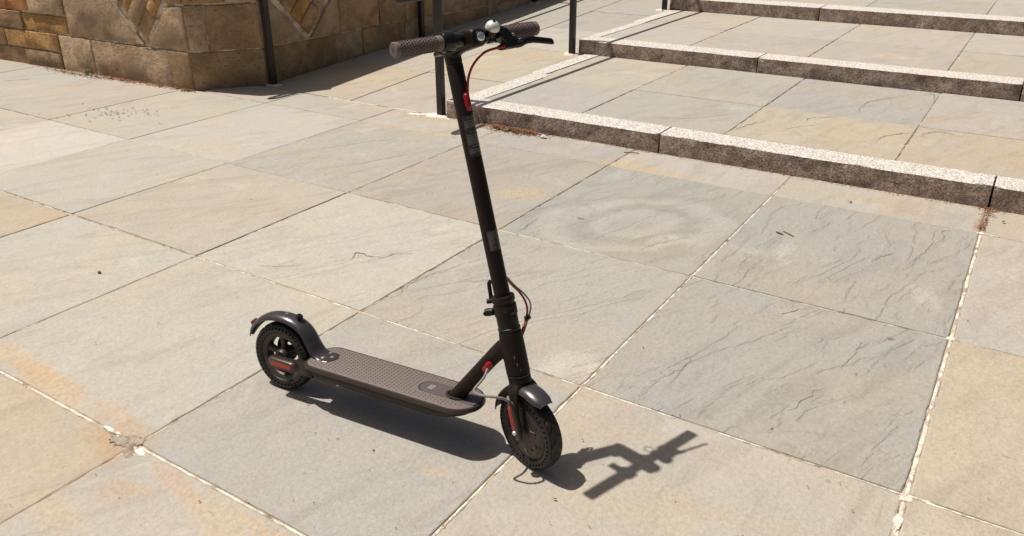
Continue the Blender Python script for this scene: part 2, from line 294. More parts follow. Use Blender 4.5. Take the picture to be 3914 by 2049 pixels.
# joint filling: jagged mortar runs, white where it has been repointed
def joint(parent, ax, p, q0, q1, width, white, z=0., slope=0., y0=0.):
    """ax 'x': line x=p running q0..q1 in y; ax 'y': line y=p running in x"""
    rr = random.Random(int(p*1000)+int(q0*100)+ord(ax)); mb = MB(); step = .011; q = q0
    while q < q1:
        run = rr.uniform(.03, .5) if white > .5 else rr.uniform(.02, .12)
        gap = rr.uniform(.0, .05) if white > .8 else rr.uniform(.02, .2)*(1.4-white)
        n = max(2, int(min(run, q1-q)/step)); L = []; 
        for k in range(n+1):
            s = q+k*(min(run, q1-q)/n); e = min(1, k/2+.25, (n-k)/2+.25)
            nz = mnoise.noise(Vector((s*22, p*7, 1.)))*.35+mnoise.noise(Vector((s*70, p*7, 5.)))*.25
            nz2 = mnoise.noise(Vector((s*25, p*7, 11.)))*.35+mnoise.noise(Vector((s*80, p*7, 15.)))*.25
            a = -width*(.34+nz*.45)*e; b = width*(.36+nz2*.5)*e; h = -.0022+.0012*mnoise.noise(Vector((s*30, p, 4.)))
            L.append((s, a, b, h))
        rings = []
        for s, a, b, h in L:
            P = [(a, -.02), (a*.9, h-.001), (a*.4, h+.0002), (b*.5, h+.0001), (b*.92, h-.001), (b, -.02)]
            rings.append([Vector((p+o_, s, z+slope*(s-y0)+hh) if ax == 'x' else (s, p+o_, z+slope*(p-y0)+hh)) for o_, hh in P])
        if len(rings) > 1: mb.loft(rings)
        q += run+gap
    if mb.v: return mb.make('mortar_joint', M['mortar_white'], parent, True)
JX = {7: .2, 8: .5, 9: .84, 10: .97, 6: .15, 11: .2}; JY = {4: .85, 5: .62, 6: .3, 7: .12, 3: .3}
for i, wv in JX.items():
    for j in range(2, 8):
        if i == 4 and j > 6: continue
        wv2 = wv*(.5 if (i == 8 and j < 4) else 1)
        if i == 9 and j == 7: wv2 = .2
        joint(plaza, 'x', XL[i][0], YL[j][0]+.004, YL[j+1][0]-.004, XL[i][1], wv2)
for j, wv in JY.items():
    for i in range(2, 12):
        wv2 = wv
        if j == 4 and i >= 10: wv2 = .25
        if j == 5 and i < 7: wv2 = .4
        if j == 6 and i in (9, 8): wv2 = .75
        if j == 4 and i == 9: wv2 = .7
        if j == 7 and i == 9: wv2 = .4
        joint(plaza, 'y', YL[j][0], XL[i][0]+.004, XL[i+1][0]-.004, YL[j][1], wv2)
def blob(cx, cy, rx, ry, z, h, seed, n=26, rough=.35, rot=0.):
    v = [Vector((cx, cy, z+h))]; ring1 = []; ring2 = []
    for k in range(n):
        a = 2*math.pi*k/n; r = 1+rough*mnoise.noise(Vector((math.cos(a)*2+seed, math.sin(a)*2, seed)))+rough*.6*mnoise.noise(Vector((math.cos(a)*6+seed, math.sin(a)*6, seed)))
        x, y = rx*r*math.cos(a), ry*r*math.sin(a); x, y = x*math.cos(rot)-y*math.sin(rot), x*math.sin(rot)+y*math.cos(rot)
        ring1.append((cx+x*.8, cy+y*.8, z+h*.9+.0007*mnoise.noise(Vector((x*90, y*90, seed))))); ring2.append((cx+x, cy+y, z-.012))
    v += ring1+ring2; f = []
    for k in range(n): f += [(0, 1+k, 1+(k+1) % n), (1+k, 1+n+k, 1+n+(k+1) % n, 1+(k+1) % n)]
    return v, f
mb = MB()
for a in ((-1.895, 1.0, .045, .032, 0, .0022, 3, 40, .5, .3), (-1.86, .972, .036, .022, 0, .0018, 7, 30, .5, -.6), (-1.93, .988, .036, .024, 0, .0014, 12, 30, .6, .2)): mb.add(*blob(*a))
mb.make('mortar_patch', M['chip'], plaza, True)
mb = MB()
for a in ((-1.835, .985, .042, .011, 0, .0020, 5, 30, .5, -.15), (-1.985, 1.003, .05, .008, 0, .0018, 9, 30, .5, 0.05), (-.046, 1.90, .020, .018, 0, .0015, 2, 30, .5, .7), (-.048, 1.80, .012, .04, 0, .0012, 22, 30, .6, 0), (-.046, 2.835, .017, .016, 0, .0015, 4, 30, .5, .3), (-.05, 3.925, .018, .014, 0, .0015, 6, 30, .5, .3), (-.008, 1.913, .045, .006, 0, .0012, 16, 30, .5, -.1), (-.012, 3.92, .04, .005, 0, .0012, 17, 30, .5, 0)): mb.add(*blob(*a))
mb.make('mortar_patch', M['mortar_white'], plaza, True)
# cracks and cleft ledges one can see singly
def crack(pts, w_, z, owner=None, par=None):
    P = crom([(x, y, z) for x, y in pts], 10); v = []; f = []; n = len(P)
    for k, p in enumerate(P):
        t = (P[min(k+1, n-1)]-P[max(k-1, 0)]); t = Vector((t.x, t.y, 0)).normalized(); nn = Vector((-t.y, t.x, 0))
        j = Vector((mnoise.noise(p*40), mnoise.noise(p*40+Vector((9, 9, 9))), 0))*.012
        ww = .8*w_*math.sin(math.pi*(k+.35)/(n-.3))**.6*(.35+1.1*abs(mnoise.noise(p*23))+.15)
        v += [p+j+nn*ww, p+j-nn*ww]
    for k in range(n-1): f.append((2*k, 2*k+1, 2*k+3, 2*k+2))
    own = SLABS[owner] if owner else par; off = own.location if own else Vector()
    return pydata('crack', [q-Vector(off) for q in v], f, M['crack'], own)
for pts, w_, ow in ((((-2.209, 2.228), (-2.239, 2.28), (-2.231, 2.30), (-2.173, 2.298), (-2.111, 2.313)), .0042, (7, 5)), (((-2.111, 2.313), (-2.102, 2.366), (-2.067, 2.389), (-2.039, 2.42)), .0024, (7, 5)),
        (((-3.557, 2.454), (-3.548, 2.571), (-3.457, 2.704), (-3.338, 2.80)), .0018, (6, 5)), (((-1.84, 2.085), (-1.862, 2.161), (-1.855, 2.277), (-1.825, 2.357), (-1.798, 2.428)), .0018, (8, 5)),
        (((-.392, 3.347), (-.369, 3.432), (-.337, 3.475)), .003, (9, 6)), (((-.216, 3.88), (-.22, 3.801), (-.216, 3.649), (-.24, 3.489), (-.249, 3.347)), .0018, (9, 6)),
        (((-1.787, 2.86), (-1.79, 2.925), (-1.807, 3.059)), .0016, (8, 6)), (((-.162, 3.89), (-.187, 3.86), (-.183, 3.80), (-.179, 3.723)), .002, (9, 6)),
        (((-.58, 2.671), (-.569, 2.72), (-.54, 2.76), (-.517, 2.81)), .0016, (9, 5)), (((-.394, 2.118), (-.368, 2.219), (-.34, 2.30)), .0014, (9, 5)), (((-.32, 2.418), (-.301, 2.559), (-.292, 2.66)), .0012, (9, 5)),
        (((-6.967, 3.294), (-6.878, 3.436), (-6.839, 3.496)), .005, (2, 6)), (((-6.37, 3.049), (-6.36, 3.249), (-6.271, 3.473), (-6.33, 3.682), (-6.36, 3.80)), .005, (3, 6)), (((-1.25, 2.95), (-1.2, 3.08), (-1.12, 3.2)), .0016, (8, 6)),
        (((-3.2, 3.0), (-3.05, 3.25), (-2.95, 3.5)), .0022, (6, 6)), (((-3.45, 3.3), (-3.35, 3.5), (-3.2, 3.72)), .002, (6, 6)), (((-2.5, 1.99), (-2.42, 2.02), (-2.33, 2.10)), .0016, (7, 5)), (((-.8, 2.05), (-.75, 2.16), (-.74, 2.26)), .0011, (9, 5)), (((-1.72, 2.3), (-1.62, 2.38), (-1.5, 2.55)), .0016, (8, 5))):
    crack(pts, w_, .0022, ow)

# ------------------------------------------------------------------ steps
H1, H2, H3 = .112, .224, .346
def rough_block(parent, x0, x1, y0, y1, z0, z1, name='granite_block', r=.004):
    """kerb stone with a split front face: a grid front with relief, soft top arris"""
    nx = max(6, int((x1-x0)/.035)); nz = 5; v = []; f = []; s_ = rnd.random()*99
    yy = [y0, y0+.012, y0+.07, y1]
    rows = []
    for k in range(nz+1): rows.append(('f', z0+(z1-.004-z0)*k/nz))
    for i in range(nx+1):
        x = x0+(x1-x0)*i/nx; col = []
        for kind, z in rows:
            d = mnoise.noise(Vector((x*11+s_, z*14, s_)))*.006+mnoise.noise(Vector((x*40+s_, z*40, 1)))*.003
            if i in (0, nx): d += .006
            col.append((x, y0+d, z))
        dj = .004*mnoise.noise(Vector((x*25+s_, 3, 3)))
        col += [(x, y0+.007+dj, z1), (x, y1, z1), (x, y1, z0)]
        v += col
    m = len(rows)+3
    for i in range(nx):
        for k in range(m-1): f.append((i*m+k, (i+1)*m+k, (i+1)*m+k+1, i*m+k+1))
    f += [tuple(range(m)), tuple(nx*m+k for k in range(m))[::-1]]
    ctr = Vector(((x0+x1)/2, (y0+y1)/2, z0)); o = pydata(name, [Vector(p)-ctr for p in v], f, M['granite'], parent, True); o.location = ctr
    return o
stairs = struct('stairs', *(lambda m_: (m_.v, m_.f))(MB().box((.5, 5.37, .040), (7.10, 1.76, .130)).box((.5, 7.45, .150), (6.90, 1.90, .134)).box((.5, 10.8, .26), (6.80, 4.15, .158))), M['mortar_brown'])
kerbs = {1: [(-3.262, -1.738), (-1.734, -.049), (-.045, 1.66), (1.664, 4.1)], 2: [(-3.325, -1.79), (-1.786, -.044), (-.040, 1.66), (1.664, 4.1)], 3: [(-3.40, -1.867), (-1.863, -.09), (-.086, 1.66), (1.664, 4.1)]}
KY = {1: (4.287, 4.472, -.03, H1), 2: (6.262, 6.480, .06, H2), 3: (8.425, 8.715, .17, H3)}
for k, L in kerbs.items():
    y0, y1, z0, z1 = KY[k]
    for a, b in L: rough_block(stairs, a+.0025, b-.0025, y0, y1, z0, z1)
# granite strips along the left edge of each tread
for (ya, yb, z1, xa, xb) in ((4.476, 5.36, H1, -3.225, -3.075), (5.365, 6.256, H1, -3.25, -3.125), (6.484, 7.45, H2, -3.335, -3.235), (7.455, 8.42, H2, -3.37, -3.25), (8.72, 10.6, H3, -3.40, -3.27), (10.605, 12.9, H3, -3.40, -3.27)):
    rough_block(stairs, xa, xb, ya, yb, z1-.18, z1+.0005, 'granite_strip')
SX1 = [-3.072, -2.335, -1.418, -.505, .41, 1.325, 2.24, 3.2, 4.1]; SX2 = [-3.232, -2.42, -1.472, -.512, .43, 1.35, 2.26, 3.2, 4.1]; SX3 = [-3.267, -2.45, -1.51, -.47, .45, 1.36, 2.27, 3.2, 4.1]
ST = {(1, 0, 0): (GREY, .3), (1, 1, 0): (GREY, .35), (1, 2, 0): (YEL, .45), (1, 3, 0): (TAN, .3), (1, 0, 1): (WARM, .3), (1, 1, 1): (GREY, .3), (1, 2, 1): (GREY, .5), (1, 3, 1): (WARM, .3)}
STEPSL = {}
for st_, xs, ys, z in ((1, SX1, (4.475, 5.245, 6.258), H1), (2, SX2, (6.484, 7.375, 8.42), H2), (3, SX3, (8.72, 9.7, 10.62, 11.53, 12.9), H3)):
    for i in range(len(xs)-1):
        for j in range(len(ys)-1):
            tt, cc = ST.get((st_, i, j), rnd.choice([(GREY, .25), (PALE, .2), (WARM, .2), (WARM, .3)]))
            STEPSL[st_, i, j] = slab(stairs, (xs[i] if i or st_ > 1 or j == 0 else -3.122)+.0035, xs[i+1]-.0035, ys[j]+.003, ys[j+1]-.003, tt, cc, z-.001, 0, .06)
for st_, xs, ya, yb, z in ((1, SX1, 4.48, 6.255, H1), (2, SX2, 6.49, 8.415, H2)):
    for i in (1, 2, 3, 4): joint(stairs, 'x', xs[i], ya, yb, .007, .35, z-.001)
for pts, w_, k in ((((-.891, 5.55), (-.861, 5.75), (-.65, 6.12)), .003, (1, 2, 1)), (((-.862, 5.42), (-.895, 5.5), (-.87, 5.6)), .003, (1, 2, 1)), (((-.614, 6.12), (-.55, 6.19), (-.53, 6.10), (-.52, 5.95)), .003, (1, 2, 1)), (((-1.094, 5.026), (-1.09, 5.09), (-1.026, 5.16), (-.952, 5.22)), .003, (1, 2, 0)), (((-.662, 4.824), (-.628, 4.929), (-.565, 5.02), (-.52, 5.06)), .0035, (1, 2, 0)),
        (((-.47, 5.0), (-.44, 5.119), (-.373, 5.186), (-.286, 5.143), (-.226, 5.142)), .003, (1, 3, 0)), (((-1.40, 4.6), (-1.36, 4.75), (-1.3, 4.9)), .003, (1, 2, 0)), (((-1.9, 4.62), (-1.7, 4.72), (-1.5, 5.0)), .0025, (1, 1, 0)), (((-1.15, 4.75), (-1.1, 4.86), (-1.0, 4.98)), .002, (1, 2, 0))):
    crack(pts, w_, H1+.0026, None, STEPSL[k])

# ------------------------------------------------------------------ ramp beside the steps
RS = .0525
ramp = sheet('ramp', -5.06, -3.24, 4.30, 12.9, -.013, M['mortar_brown'], RS)
RX = [-5.03, -4.13, -3.27]; RY = [4.296, 5.21, 6.27, 7.14, 8.06, 8.98, 9.9, 10.8, 11.7, 12.9]
RT = {(0, 0): (TAN, .1), (1, 0): (WARM, .15), (0, 1): (WARM, .2), (1, 1): (YEL, .3)}
for i in range(2):
    for j in range(len(RY)-1):
        tt, cc = RT.get((i, j), rnd.choice([(GREY, .25), (WARM, .2), (PALE, .2)])); ym = (RY[j]+RY[j+1])/2
        slab(ramp, RX[i]+.003, RX[i+1]-.003, RY[j]+.003, RY[j+1]-.003, tt, cc, RS*(ym-4.296), RS)
joint(ramp, 'y', 4.296, -4.35, -3.5, .018, .8)
pm = MB()
for (x, y, a, b) in ((-3.36, 4.27, .16, .06), (-3.48, 4.235, .09, .035)): pm.add(*blob(x, y, a*.7, b*.7, 0, .003, x*7, 34, .7))
pm.make('mortar_patch', M['white'], ramp, True)

# ------------------------------------------------------------------ wall
A_, C_, D_, L_ = Vector((-5.364, 3.915, 0)), Vector((-5.055, 4.32, 0)), Vector((-5.035, 13.0, 0)), Vector((-9.6, 3.723, 0))
wall = bpy.data.objects.new('stone_wall', None); COL.objects.link(wall); wall.location = A_
wall['label'] = 'brown sandstone wall with herringbone panels and a chamfered corner'; wall['category'] = 'wall'
def wtop(u): return max(.78, 1.36-.125*u)
def face_fn(P0, P1):
    u = (P1-P0).normalized(); n = Vector((u.y, -u.x, 0))
    return lambda a, z, d: P0+u*a+n*d+Vector((0, 0, z))
FL0 = face_fn(A_, L_); fl = lambda a, z, d: FL0(a, z, -d)
fc = face_fn(A_, C_); fr_ = face_fn(C_, D_)
core = [L_+Vector((0, .004, 0)), A_+Vector((.001, .005, 0)), C_+Vector((-.005, .003, 0)), D_+Vector((-.004, 0, 0)), D_+Vector((-.5, 0, 0)), Vector((-5.55, 4.62, 0)), L_+Vector((0, .5, 0))]
ctop = [1.34, 1.34, 1.34, .76, .76, 1.34, 1.34]; nC = len(core)
cv = [p-A_+Vector((0, 0, -.1)) for p in core]+[p-A_+Vector((0, 0, h)) for p, h in zip(core, ctop)]
pydata('mortar_core', cv, [tuple(range(nC)), tuple(range(nC, 2*nC))]+[(k, (k+1) % nC, nC+(k+1) % nC, nC+k) for k in range(nC)], M['wallmortar'], wall)
SG = (.46, .36, .27); SB = (.42, .295, .19); SO = (.52, .325, .145); SD = (.36, .262, .172); SL = (.55, .44, .33); SR = (.46, .23, .095)
def wstone(fn, poly, tint, proud=.007, jit=.0045):
    area = sum(poly[k][0]*poly[(k+1) % len(poly)][1]-poly[(k+1) % len(poly)][0]*poly[k][1] for k in range(len(poly)))
    if area < 0: poly = poly[::-1]
    P = []; s_ = rnd.random()*77
    for k, (a, b) in enumerate(poly):
        c, d = poly[(k+1) % len(poly)]; n = max(1, int(math.hypot(c-a, d-b)/.07))
        for q in range(n):
            t = q/n; x, z = a+(c-a)*t, b+(d-b)*t; P.append((x+jit*mnoise.noise(Vector((x*16+s_, z*16, 0))), z+jit*mnoise.noise(Vector((x*16+s_, z*16, 7)))))
    cx = sum(p[0] for p in P)/len(P); cz = sum(p[1] for p in P)/len(P); pr = proud+rnd.uniform(-.005, .012); v = []; n = len(P)
    rm = max(math.hypot(p[0]-cx, p[1]-cz) for p in P); org = fn(cx, cz, 0)
    for ins, d in ((.008, pr), (.002, pr-.002), (-.002, pr-.006), (-.002, -.03)):
        for x, z in P:
            L = math.hypot(x-cx, z-cz)+1e-6; k = 1-ins/L; dd = d+(.004*mnoise.noise(Vector((x*10+s_, z*10, 2))) if d > 0 else 0)
            v.append(fn(cx+(x-cx)*k, cz+(z-cz)*k, dd)-org)
    f = [tuple(range(n))]
    for r in range(3): f += [(r*n+k, r*n+(k+1) % n, (r+1)*n+(k+1) % n, (r+1)*n+k) for k in range(n)]
    o = pydata('wall_stone', v, f, M['wall'], wall, True); o.location = org-A_
    q = rnd.uniform(.92, 1.08); o.color = (tint[0]*q, tint[1]*q, tint[2]*q, 1); return o
def R_(a, b, c, d): return [(a, c), (b, c), (b, d), (a, d)]
for p, c in ((R_(.004, .222, -.02, .280), SD), (R_(.232, 1.163, -.02, .283), SG), (R_(1.175, 1.592, -.02, .288), SL), (R_(1.612, 2.118, -.02, .136), SD), (R_(2.132, 2.9, -.02, .140), SD), (R_(1.605, 2.36, .152, .292), SO), (R_(2.375, 3.1, .155, .30), SB),
             (R_(1.45, 2.052, .308, .444), SO), (R_(2.066, 2.8, .315, .455), SB), (R_(1.452, 1.928, .460, .60), SG), (R_(1.943, 2.6, .470, .61), SR), (R_(1.452, 2.2, .615, .76), SO), (R_(2.215, 2.9, .625, .77), SB), (R_(2.915, 3.6, -.02, .3), SB), (R_(3.115, 3.8, .315, .6), SO), (R_(2.815, 3.1, .31, .60), SG),
             ([(.004, .300), (.437, .305), (.195, .600), (.004, .615)], SG), ([(1.428, .300), (.498, .306), (.90, .715), (1.428, .715)], SG), (R_(.004, .19, .640, .80), SB), (R_(.93, 1.43, .73, .95), SB), (R_(0.004, .6, .82, 1.06), SG), (R_(.615, 1.43, .965, 1.20), SO), (R_(.004, .6, 1.075, 1.34), SB), (R_(1.45, 2.3, .775, 1.0), SB), (R_(1.45, 2.1, 1.015, 1.34), SG), (R_(2.315, 3.3, .785, 1.1), SO), (R_(.615, 1.43, 1.215, 1.34), SG), (R_(2.115, 3.3, 1.115, 1.34), SB), (R_(3.32, 4.2, .62, 1.34), SG), (R_(3.62, 4.2, -.02, .3), SG)): wstone(fl, p, c)
def herring(fn, T, dl, dr, up_):
    """basket of diagonal stones filling a V whose point is T; dl and dr are the directions of its two arms"""
    rows = [(0, .118, .225), (.128, .245, .28), (.255, .375, .36), (.385, .50, .42)]
    for q, (a, b, L) in enumerate(rows):
        pts = [(a, .012), (b, .012), (b, L-.005), (a, L-.005)]
        wstone(fn, [(T[0]+dl[0]*x+dr[0]*y, T[1]+dl[1]*x+dr[1]*y) for x, y in pts], rnd.choice([SO, SB, SB, SG, SR]), .008)
    for q, (a, b) in enumerate(((.235, .335), (.345, .45))):
        x1 = .105 if q == 0 else .235
        wstone(fn, [(T[0]+dl[0]*x+dr[0]*y, T[1]+dl[1]*x+dr[1]*y) for x, y in ((.012, a), (x1, a+(.0 if q == 0 else .0)), (x1, b), (.012, b))], rnd.choice([SO, SB, SG]), .008)
r2 = math.sqrt(.5)
herring(fl, (.468, .335), (.70, .71), (-.64, .77), .3)
for p, c in ((R_(.006, .530, -.02, .278), SD), (R_(.008, .138, .292, .622), SG), (R_(.150, .528, .292, .618), SD), (R_(.008, .3, .634, .9), SB), (R_(.312, .528, .634, .9), SG), (R_(.008, .528, .915, 1.34), SB)): wstone(fc, p, c)
for p, c in ((R_(.006, .224, -.05, .272), SD), (R_(.235, .796, -.05, .272), SD), (R_(.808, 1.138, -.05, .270), SG), (R_(1.150, 1.345, -.05, .275), SB), (R_(1.357, 1.722, -.05, .275), SB), (R_(1.734, 2.31, -.05, .270), SG), (R_(2.322, 3.08, -.05, .260), SB), (R_(3.092, 4.0, -.05, .26), SG),
             ([(.006, .286), (.472, .290), (.13, .640), (.006, .640)], SG), ([(.532, .290), (.868, .286), (.868, .62), (.85, .63)], SG), (R_(.882, 1.375, .286, .55), SB), (R_(1.388, 1.735, .288, .54), SD), (R_(1.748, 2.3, .284, .53), SB), (R_(2.312, 3.08, .275, .5), SG), (R_(3.092, 4.0, .275, .5), SB), (R_(.882, 1.6, .565, .8), SG), (R_(1.615, 2.6, .555, .8), SB), (R_(2.615, 4., .515, .78), SG), (R_(.006, .868, .90, 1.2), SB), (R_(4.015, 5.2, -.05, .7), SB), (R_(.882, 2., .815, 1.05), SB)): wstone(fr_, p, c)
herring(fr_, (.502, .318), (-.69, .72), (.68, .73), .3)

# ------------------------------------------------------------------ handrails
def handrail(name, label, posts, rail, loop_lo, over):
    root = bpy.data.objects.new(name, None); COL.objects.link(root); root['label'] = label; root['category'] = 'handrail'; root['group'] = 'iron handrails along the ramp'
    root.location = (posts[0][0], posts[0][1], posts[0][2]); O = Vector(root.location)
    for x, y, z in posts:
        tz = rail(y)[1]-.015; p = MB().box((x, y, (z-.02+tz)/2), (.046, .046, tz-z+.02)).make('post', M['iron'], root, bevel=.004, xf=lambda v: v-O)
        v, f = blob(x, y, .085, .05, z-RS*0, .0035, x*3+y, 30, .5); pydata('base_grout', [Vector(q)-O for q in v], f, M['white'], root, True)
    y0 = posts[0][1]-over; ye = posts[-1][1]+(.3 if len(posts) > 1 else 1.1); x0 = posts[0][0]
    top = [Vector((rail(y)[0], y, rail(y)[1])) for y in np.linspace(y0+.07, ye, 24)]
    zt = rail(y0)[1]; r = (zt-loop_lo)/2; rr = min(.06, (zt-loop_lo)/2)
    lo = [Vector((x0, posts[0][1], loop_lo)), Vector((x0, y0+.2, loop_lo)), Vector((x0, y0+rr, loop_lo)), Vector((x0, y0+.02, loop_lo+.02)), Vector((x0, y0, loop_lo+rr)), Vector((x0, y0, (loop_lo+zt)/2)), Vector((x0, y0, zt-rr)), Vector((x0, y0+.02, zt-.02))]
    pts = crom(lo+top[:1], 5)[:-1]+top
    MB().tube(pts, .0205, 10).make('rail', M['iron'], root, True, xf=lambda v: v-O)
    return root
handrail('handrail', 'black iron handrail between the ramp and the granite steps', [(-3.325, 4.320, 0), (-3.37, 6.235, .106), (-3.44, 8.39, .222)], lambda y: (-3.322-.002*(y-4.3), .905), .785, .42)
handrail('handrail', 'black iron handrail with one post at the chamfered corner of the stone wall', [(-4.998, 4.362, .004)], lambda y: (-4.998, .86), .74, .42)
handrail('handrail', 'black iron handrail farther up the ramp along the shaded wall', [(-4.985, 6.22, .10), (-4.985, 8.3, .21), (-4.985, 10.4, .32)], lambda y: (-4.985, 1.16+.045*(y-6)), .73, .30)

# ------------------------------------------------------------------ scooter
SCO = bpy.data.objects.new('electric_scooter', None); COL.objects.link(SCO)
SCO['label'] = 'dark grey folding electric scooter parked on the flagstones, front wheel turned'; SCO['category'] = 'scooter'
SCO.matrix_world = Matrix.Translation((-1.73499, 1.42669, .002)) @ Matrix.Rotation(.0924476, 4, 'Z') @ Matrix.Rotation(-.1032147, 4, 'X')
WR = .107; ALPHA = 1.2994700; STEER = -.4167982
O_ = Vector((.82677, 0, .106907)); N_ = Vector((math.sin(ALPHA), 0, math.cos(ALPHA))); AX_ = Vector((-math.cos(ALPHA), 0, math.sin(ALPHA)))
SR_ = Matrix.Rotation(STEER, 3, AX_)
def ST_(v): return O_+SR_ @ (N_*v[0]+Vector((0, v[1], 0))+AX_*v[2])       # (forward, left, up the steering axis) of the turned front end
RW = lambda v: Vector((v[0], v[1], v[2]+WR))                                # about the rear axle
def P(name, mb, mat, parent=SCO, smooth=True, xf=None, **k): return mb.make(name, M[mat], parent, smooth, xf, **k)

# --- deck
def outline(ins=0., x0=.116, x1=.682, hw=.077, rr=.045, rf=.088):
    x0 += ins; x1 -= ins; hw -= ins; rr = max(.006, rr-ins); rf = min(hw, max(.006, rf-ins)); p = []
    for cx, cy, r, a0 in ((x0+rr, -hw+rr, rr, 180), (x1-rf, -hw+min(rf, hw), rf, 270), (x1-rf, hw-min(rf, hw), rf, 0), (x0+rr, hw-rr, rr, 90)):
        for k in range(13):
            a = math.radians(a0+90*k/12); p.append((cx+r*math.cos(a), cy+min(r, hw)*math.sin(a)))
    # straight sides get points too so that the trim bends smoothly
    return p
def ring(ins, z, **k): return [Vector((x, y, z)) for x, y in outline(ins, **k)]
P('deck_shell', MB().loft([ring(.010, .130), ring(.008, .124), ring(.010, .112, x1=.668), ring(.013, .103, x1=.648), ring(.020, .0955, x1=.625), ring(.028, .0945, x1=.615)]), 'body')
tr = MB().loft([ring(.008, .1255), ring(.002, .1265), ring(-.0005, .130), ring(0, .135), ring(.0035, .1395), ring(.007, .1400), ring(.0075, .1370)], cap=False); P('deck_trim', tr, 'trim')
P('grip_mat', MB().loft([ring(.0078, .1325), ring(.0078, .1398), ring(.010, .1412)]), 'mat', label='grey rubber mat with rows of small dashes')
mb = MB(); dl = .0125
for i in range(47):
    for j in range(13):
        x = .128+i*.0118; y = -.0648+j*.0108+(.0054 if i % 2 else 0)
        if abs(y) > .064: continue
        if x > .6 and (x-.6)**2+y*y > .058**2: continue
        if x < .185 and abs(y) < .040: continue
        if x > .478 and abs(y) < .036: continue
        if x < .15 and abs(y) > .05: continue
        mb.loft([[(x-.0012, y-.0030, .1410), (x+.0014, y-.0030, .1410), (x+.0014, y+.0030, .1410), (x-.0012, y+.0030, .1410)], [(x-.0004, y-.0020, .1424), (x+.0009, y-.0020, .1423), (x+.0009, y+.0020, .1423), (x-.0004, y+.0020, .1424)]])
bmp = P('grip_dash', mb, 'matbump', bpy.data.objects['grip_mat'], False, kind='stuff')  # dashes darker than the mat: shadow edges of the bumps put into colour
pan = []
for k in range(15):
    a = math.radians(90+180*k/14); pan.append((.514+.029*math.cos(a), .003+.029*math.sin(a)))
pan += [(.668, -.024), (.674, 0.003), (.668, .030)]
pn = P('charge_panel', MB().prism(pan, .1395, .1418, lambda a, b, d: Vector((a, b, d))), 'panel', smooth=False, bevel=.0007, label='smooth dark oval inset panel with a small logo')
P('panel_seam', MB().prism([(x+(x-.56)*.02+(-.0015 if x < .53 else 0), (y-.003)*1.055+.003) for x, y in pan], .1392, .1414, lambda a, b, d: Vector((a, b, d))), 'plastic', pn, smooth=False)
def logo(mb, fn, s):
    """the small two-letter mark: an open square with a middle leg, and a bar"""
    for x0, x1, y0, y1 in ((0, .14, 0, .86), (0, .66, .86, 1.), (.56, .72, 0, .90), (.29, .43, 0, .62), (.86, 1., 0, 1.)):
        mb.prism([(x0*s, y0*s), (x1*s, y0*s), (x1*s, y1*s), (x0*s, y1*s)], 0, .0004, fn)
mb = MB(); logo(mb, lambda a, b, d: Vector((.511+b*.78, .0135-a, .1419+d)), .021); P('logo', mb, 'logo', pn, smooth=False)

# --- rear arms, reflectors
for s in (-1, 1):
    def sec(x, z0, z1, y0, y1): return [Vector((x, s*y0, z0)), Vector((x, s*y1, z0)), Vector((x, s*y1, z1)), Vector((x, s*y0, z1))]
    arm = P('rear_arm', MB().loft([sec(.158, .0965, .134, .030, .067), sec(.135, .097, .135, .030, .0665), sec(.110, .097, .131, .034, .060), sec(.085, .095, .1255, .036, .0515), sec(.0, .094, .122, .036, .0505), sec(-.020, .099, .118, .036, .0500)]), 'body', bevel=.003)
    st = []
    for cx, a0 in ((-.001, 90), (.069, -90)):
        for k in range(11): a = math.radians(a0+180*k/10); st.append((cx+.0150*math.cos(a), .1050+.0155*math.sin(a)))
    rp = P('reflector_pod', MB().loft([[Vector((x, s*y_, z)) for x, z in [(.034+(a-.034)*q, .105+(b-.105)*q) for a, b in st]] for q, y_ in ((1.1, .049), (1.1, .053), (1., .058), (.93, .0605))]), 'trim', arm)
    rs = []
    for cx, a0 in ((.002, 90), (.066, -90)):
        for k in range(7): a = math.radians(a0+180*k/6); rs.append((cx+.0058*math.cos(a), .1045+.0062*math.sin(a)))
    P('red_reflector', MB().loft([[Vector((x, s*.0600, z)) for x, z in rs], [Vector((x, s*.0614, z)) for x, z in rs]]), 'refl', rp, False)
    P('axle_nut', MB().rev([(.011, 0), (.011, .010), (.007, .014)], (0, s, 0), (.004, s*.030, WR), 16), 'hub', arm)

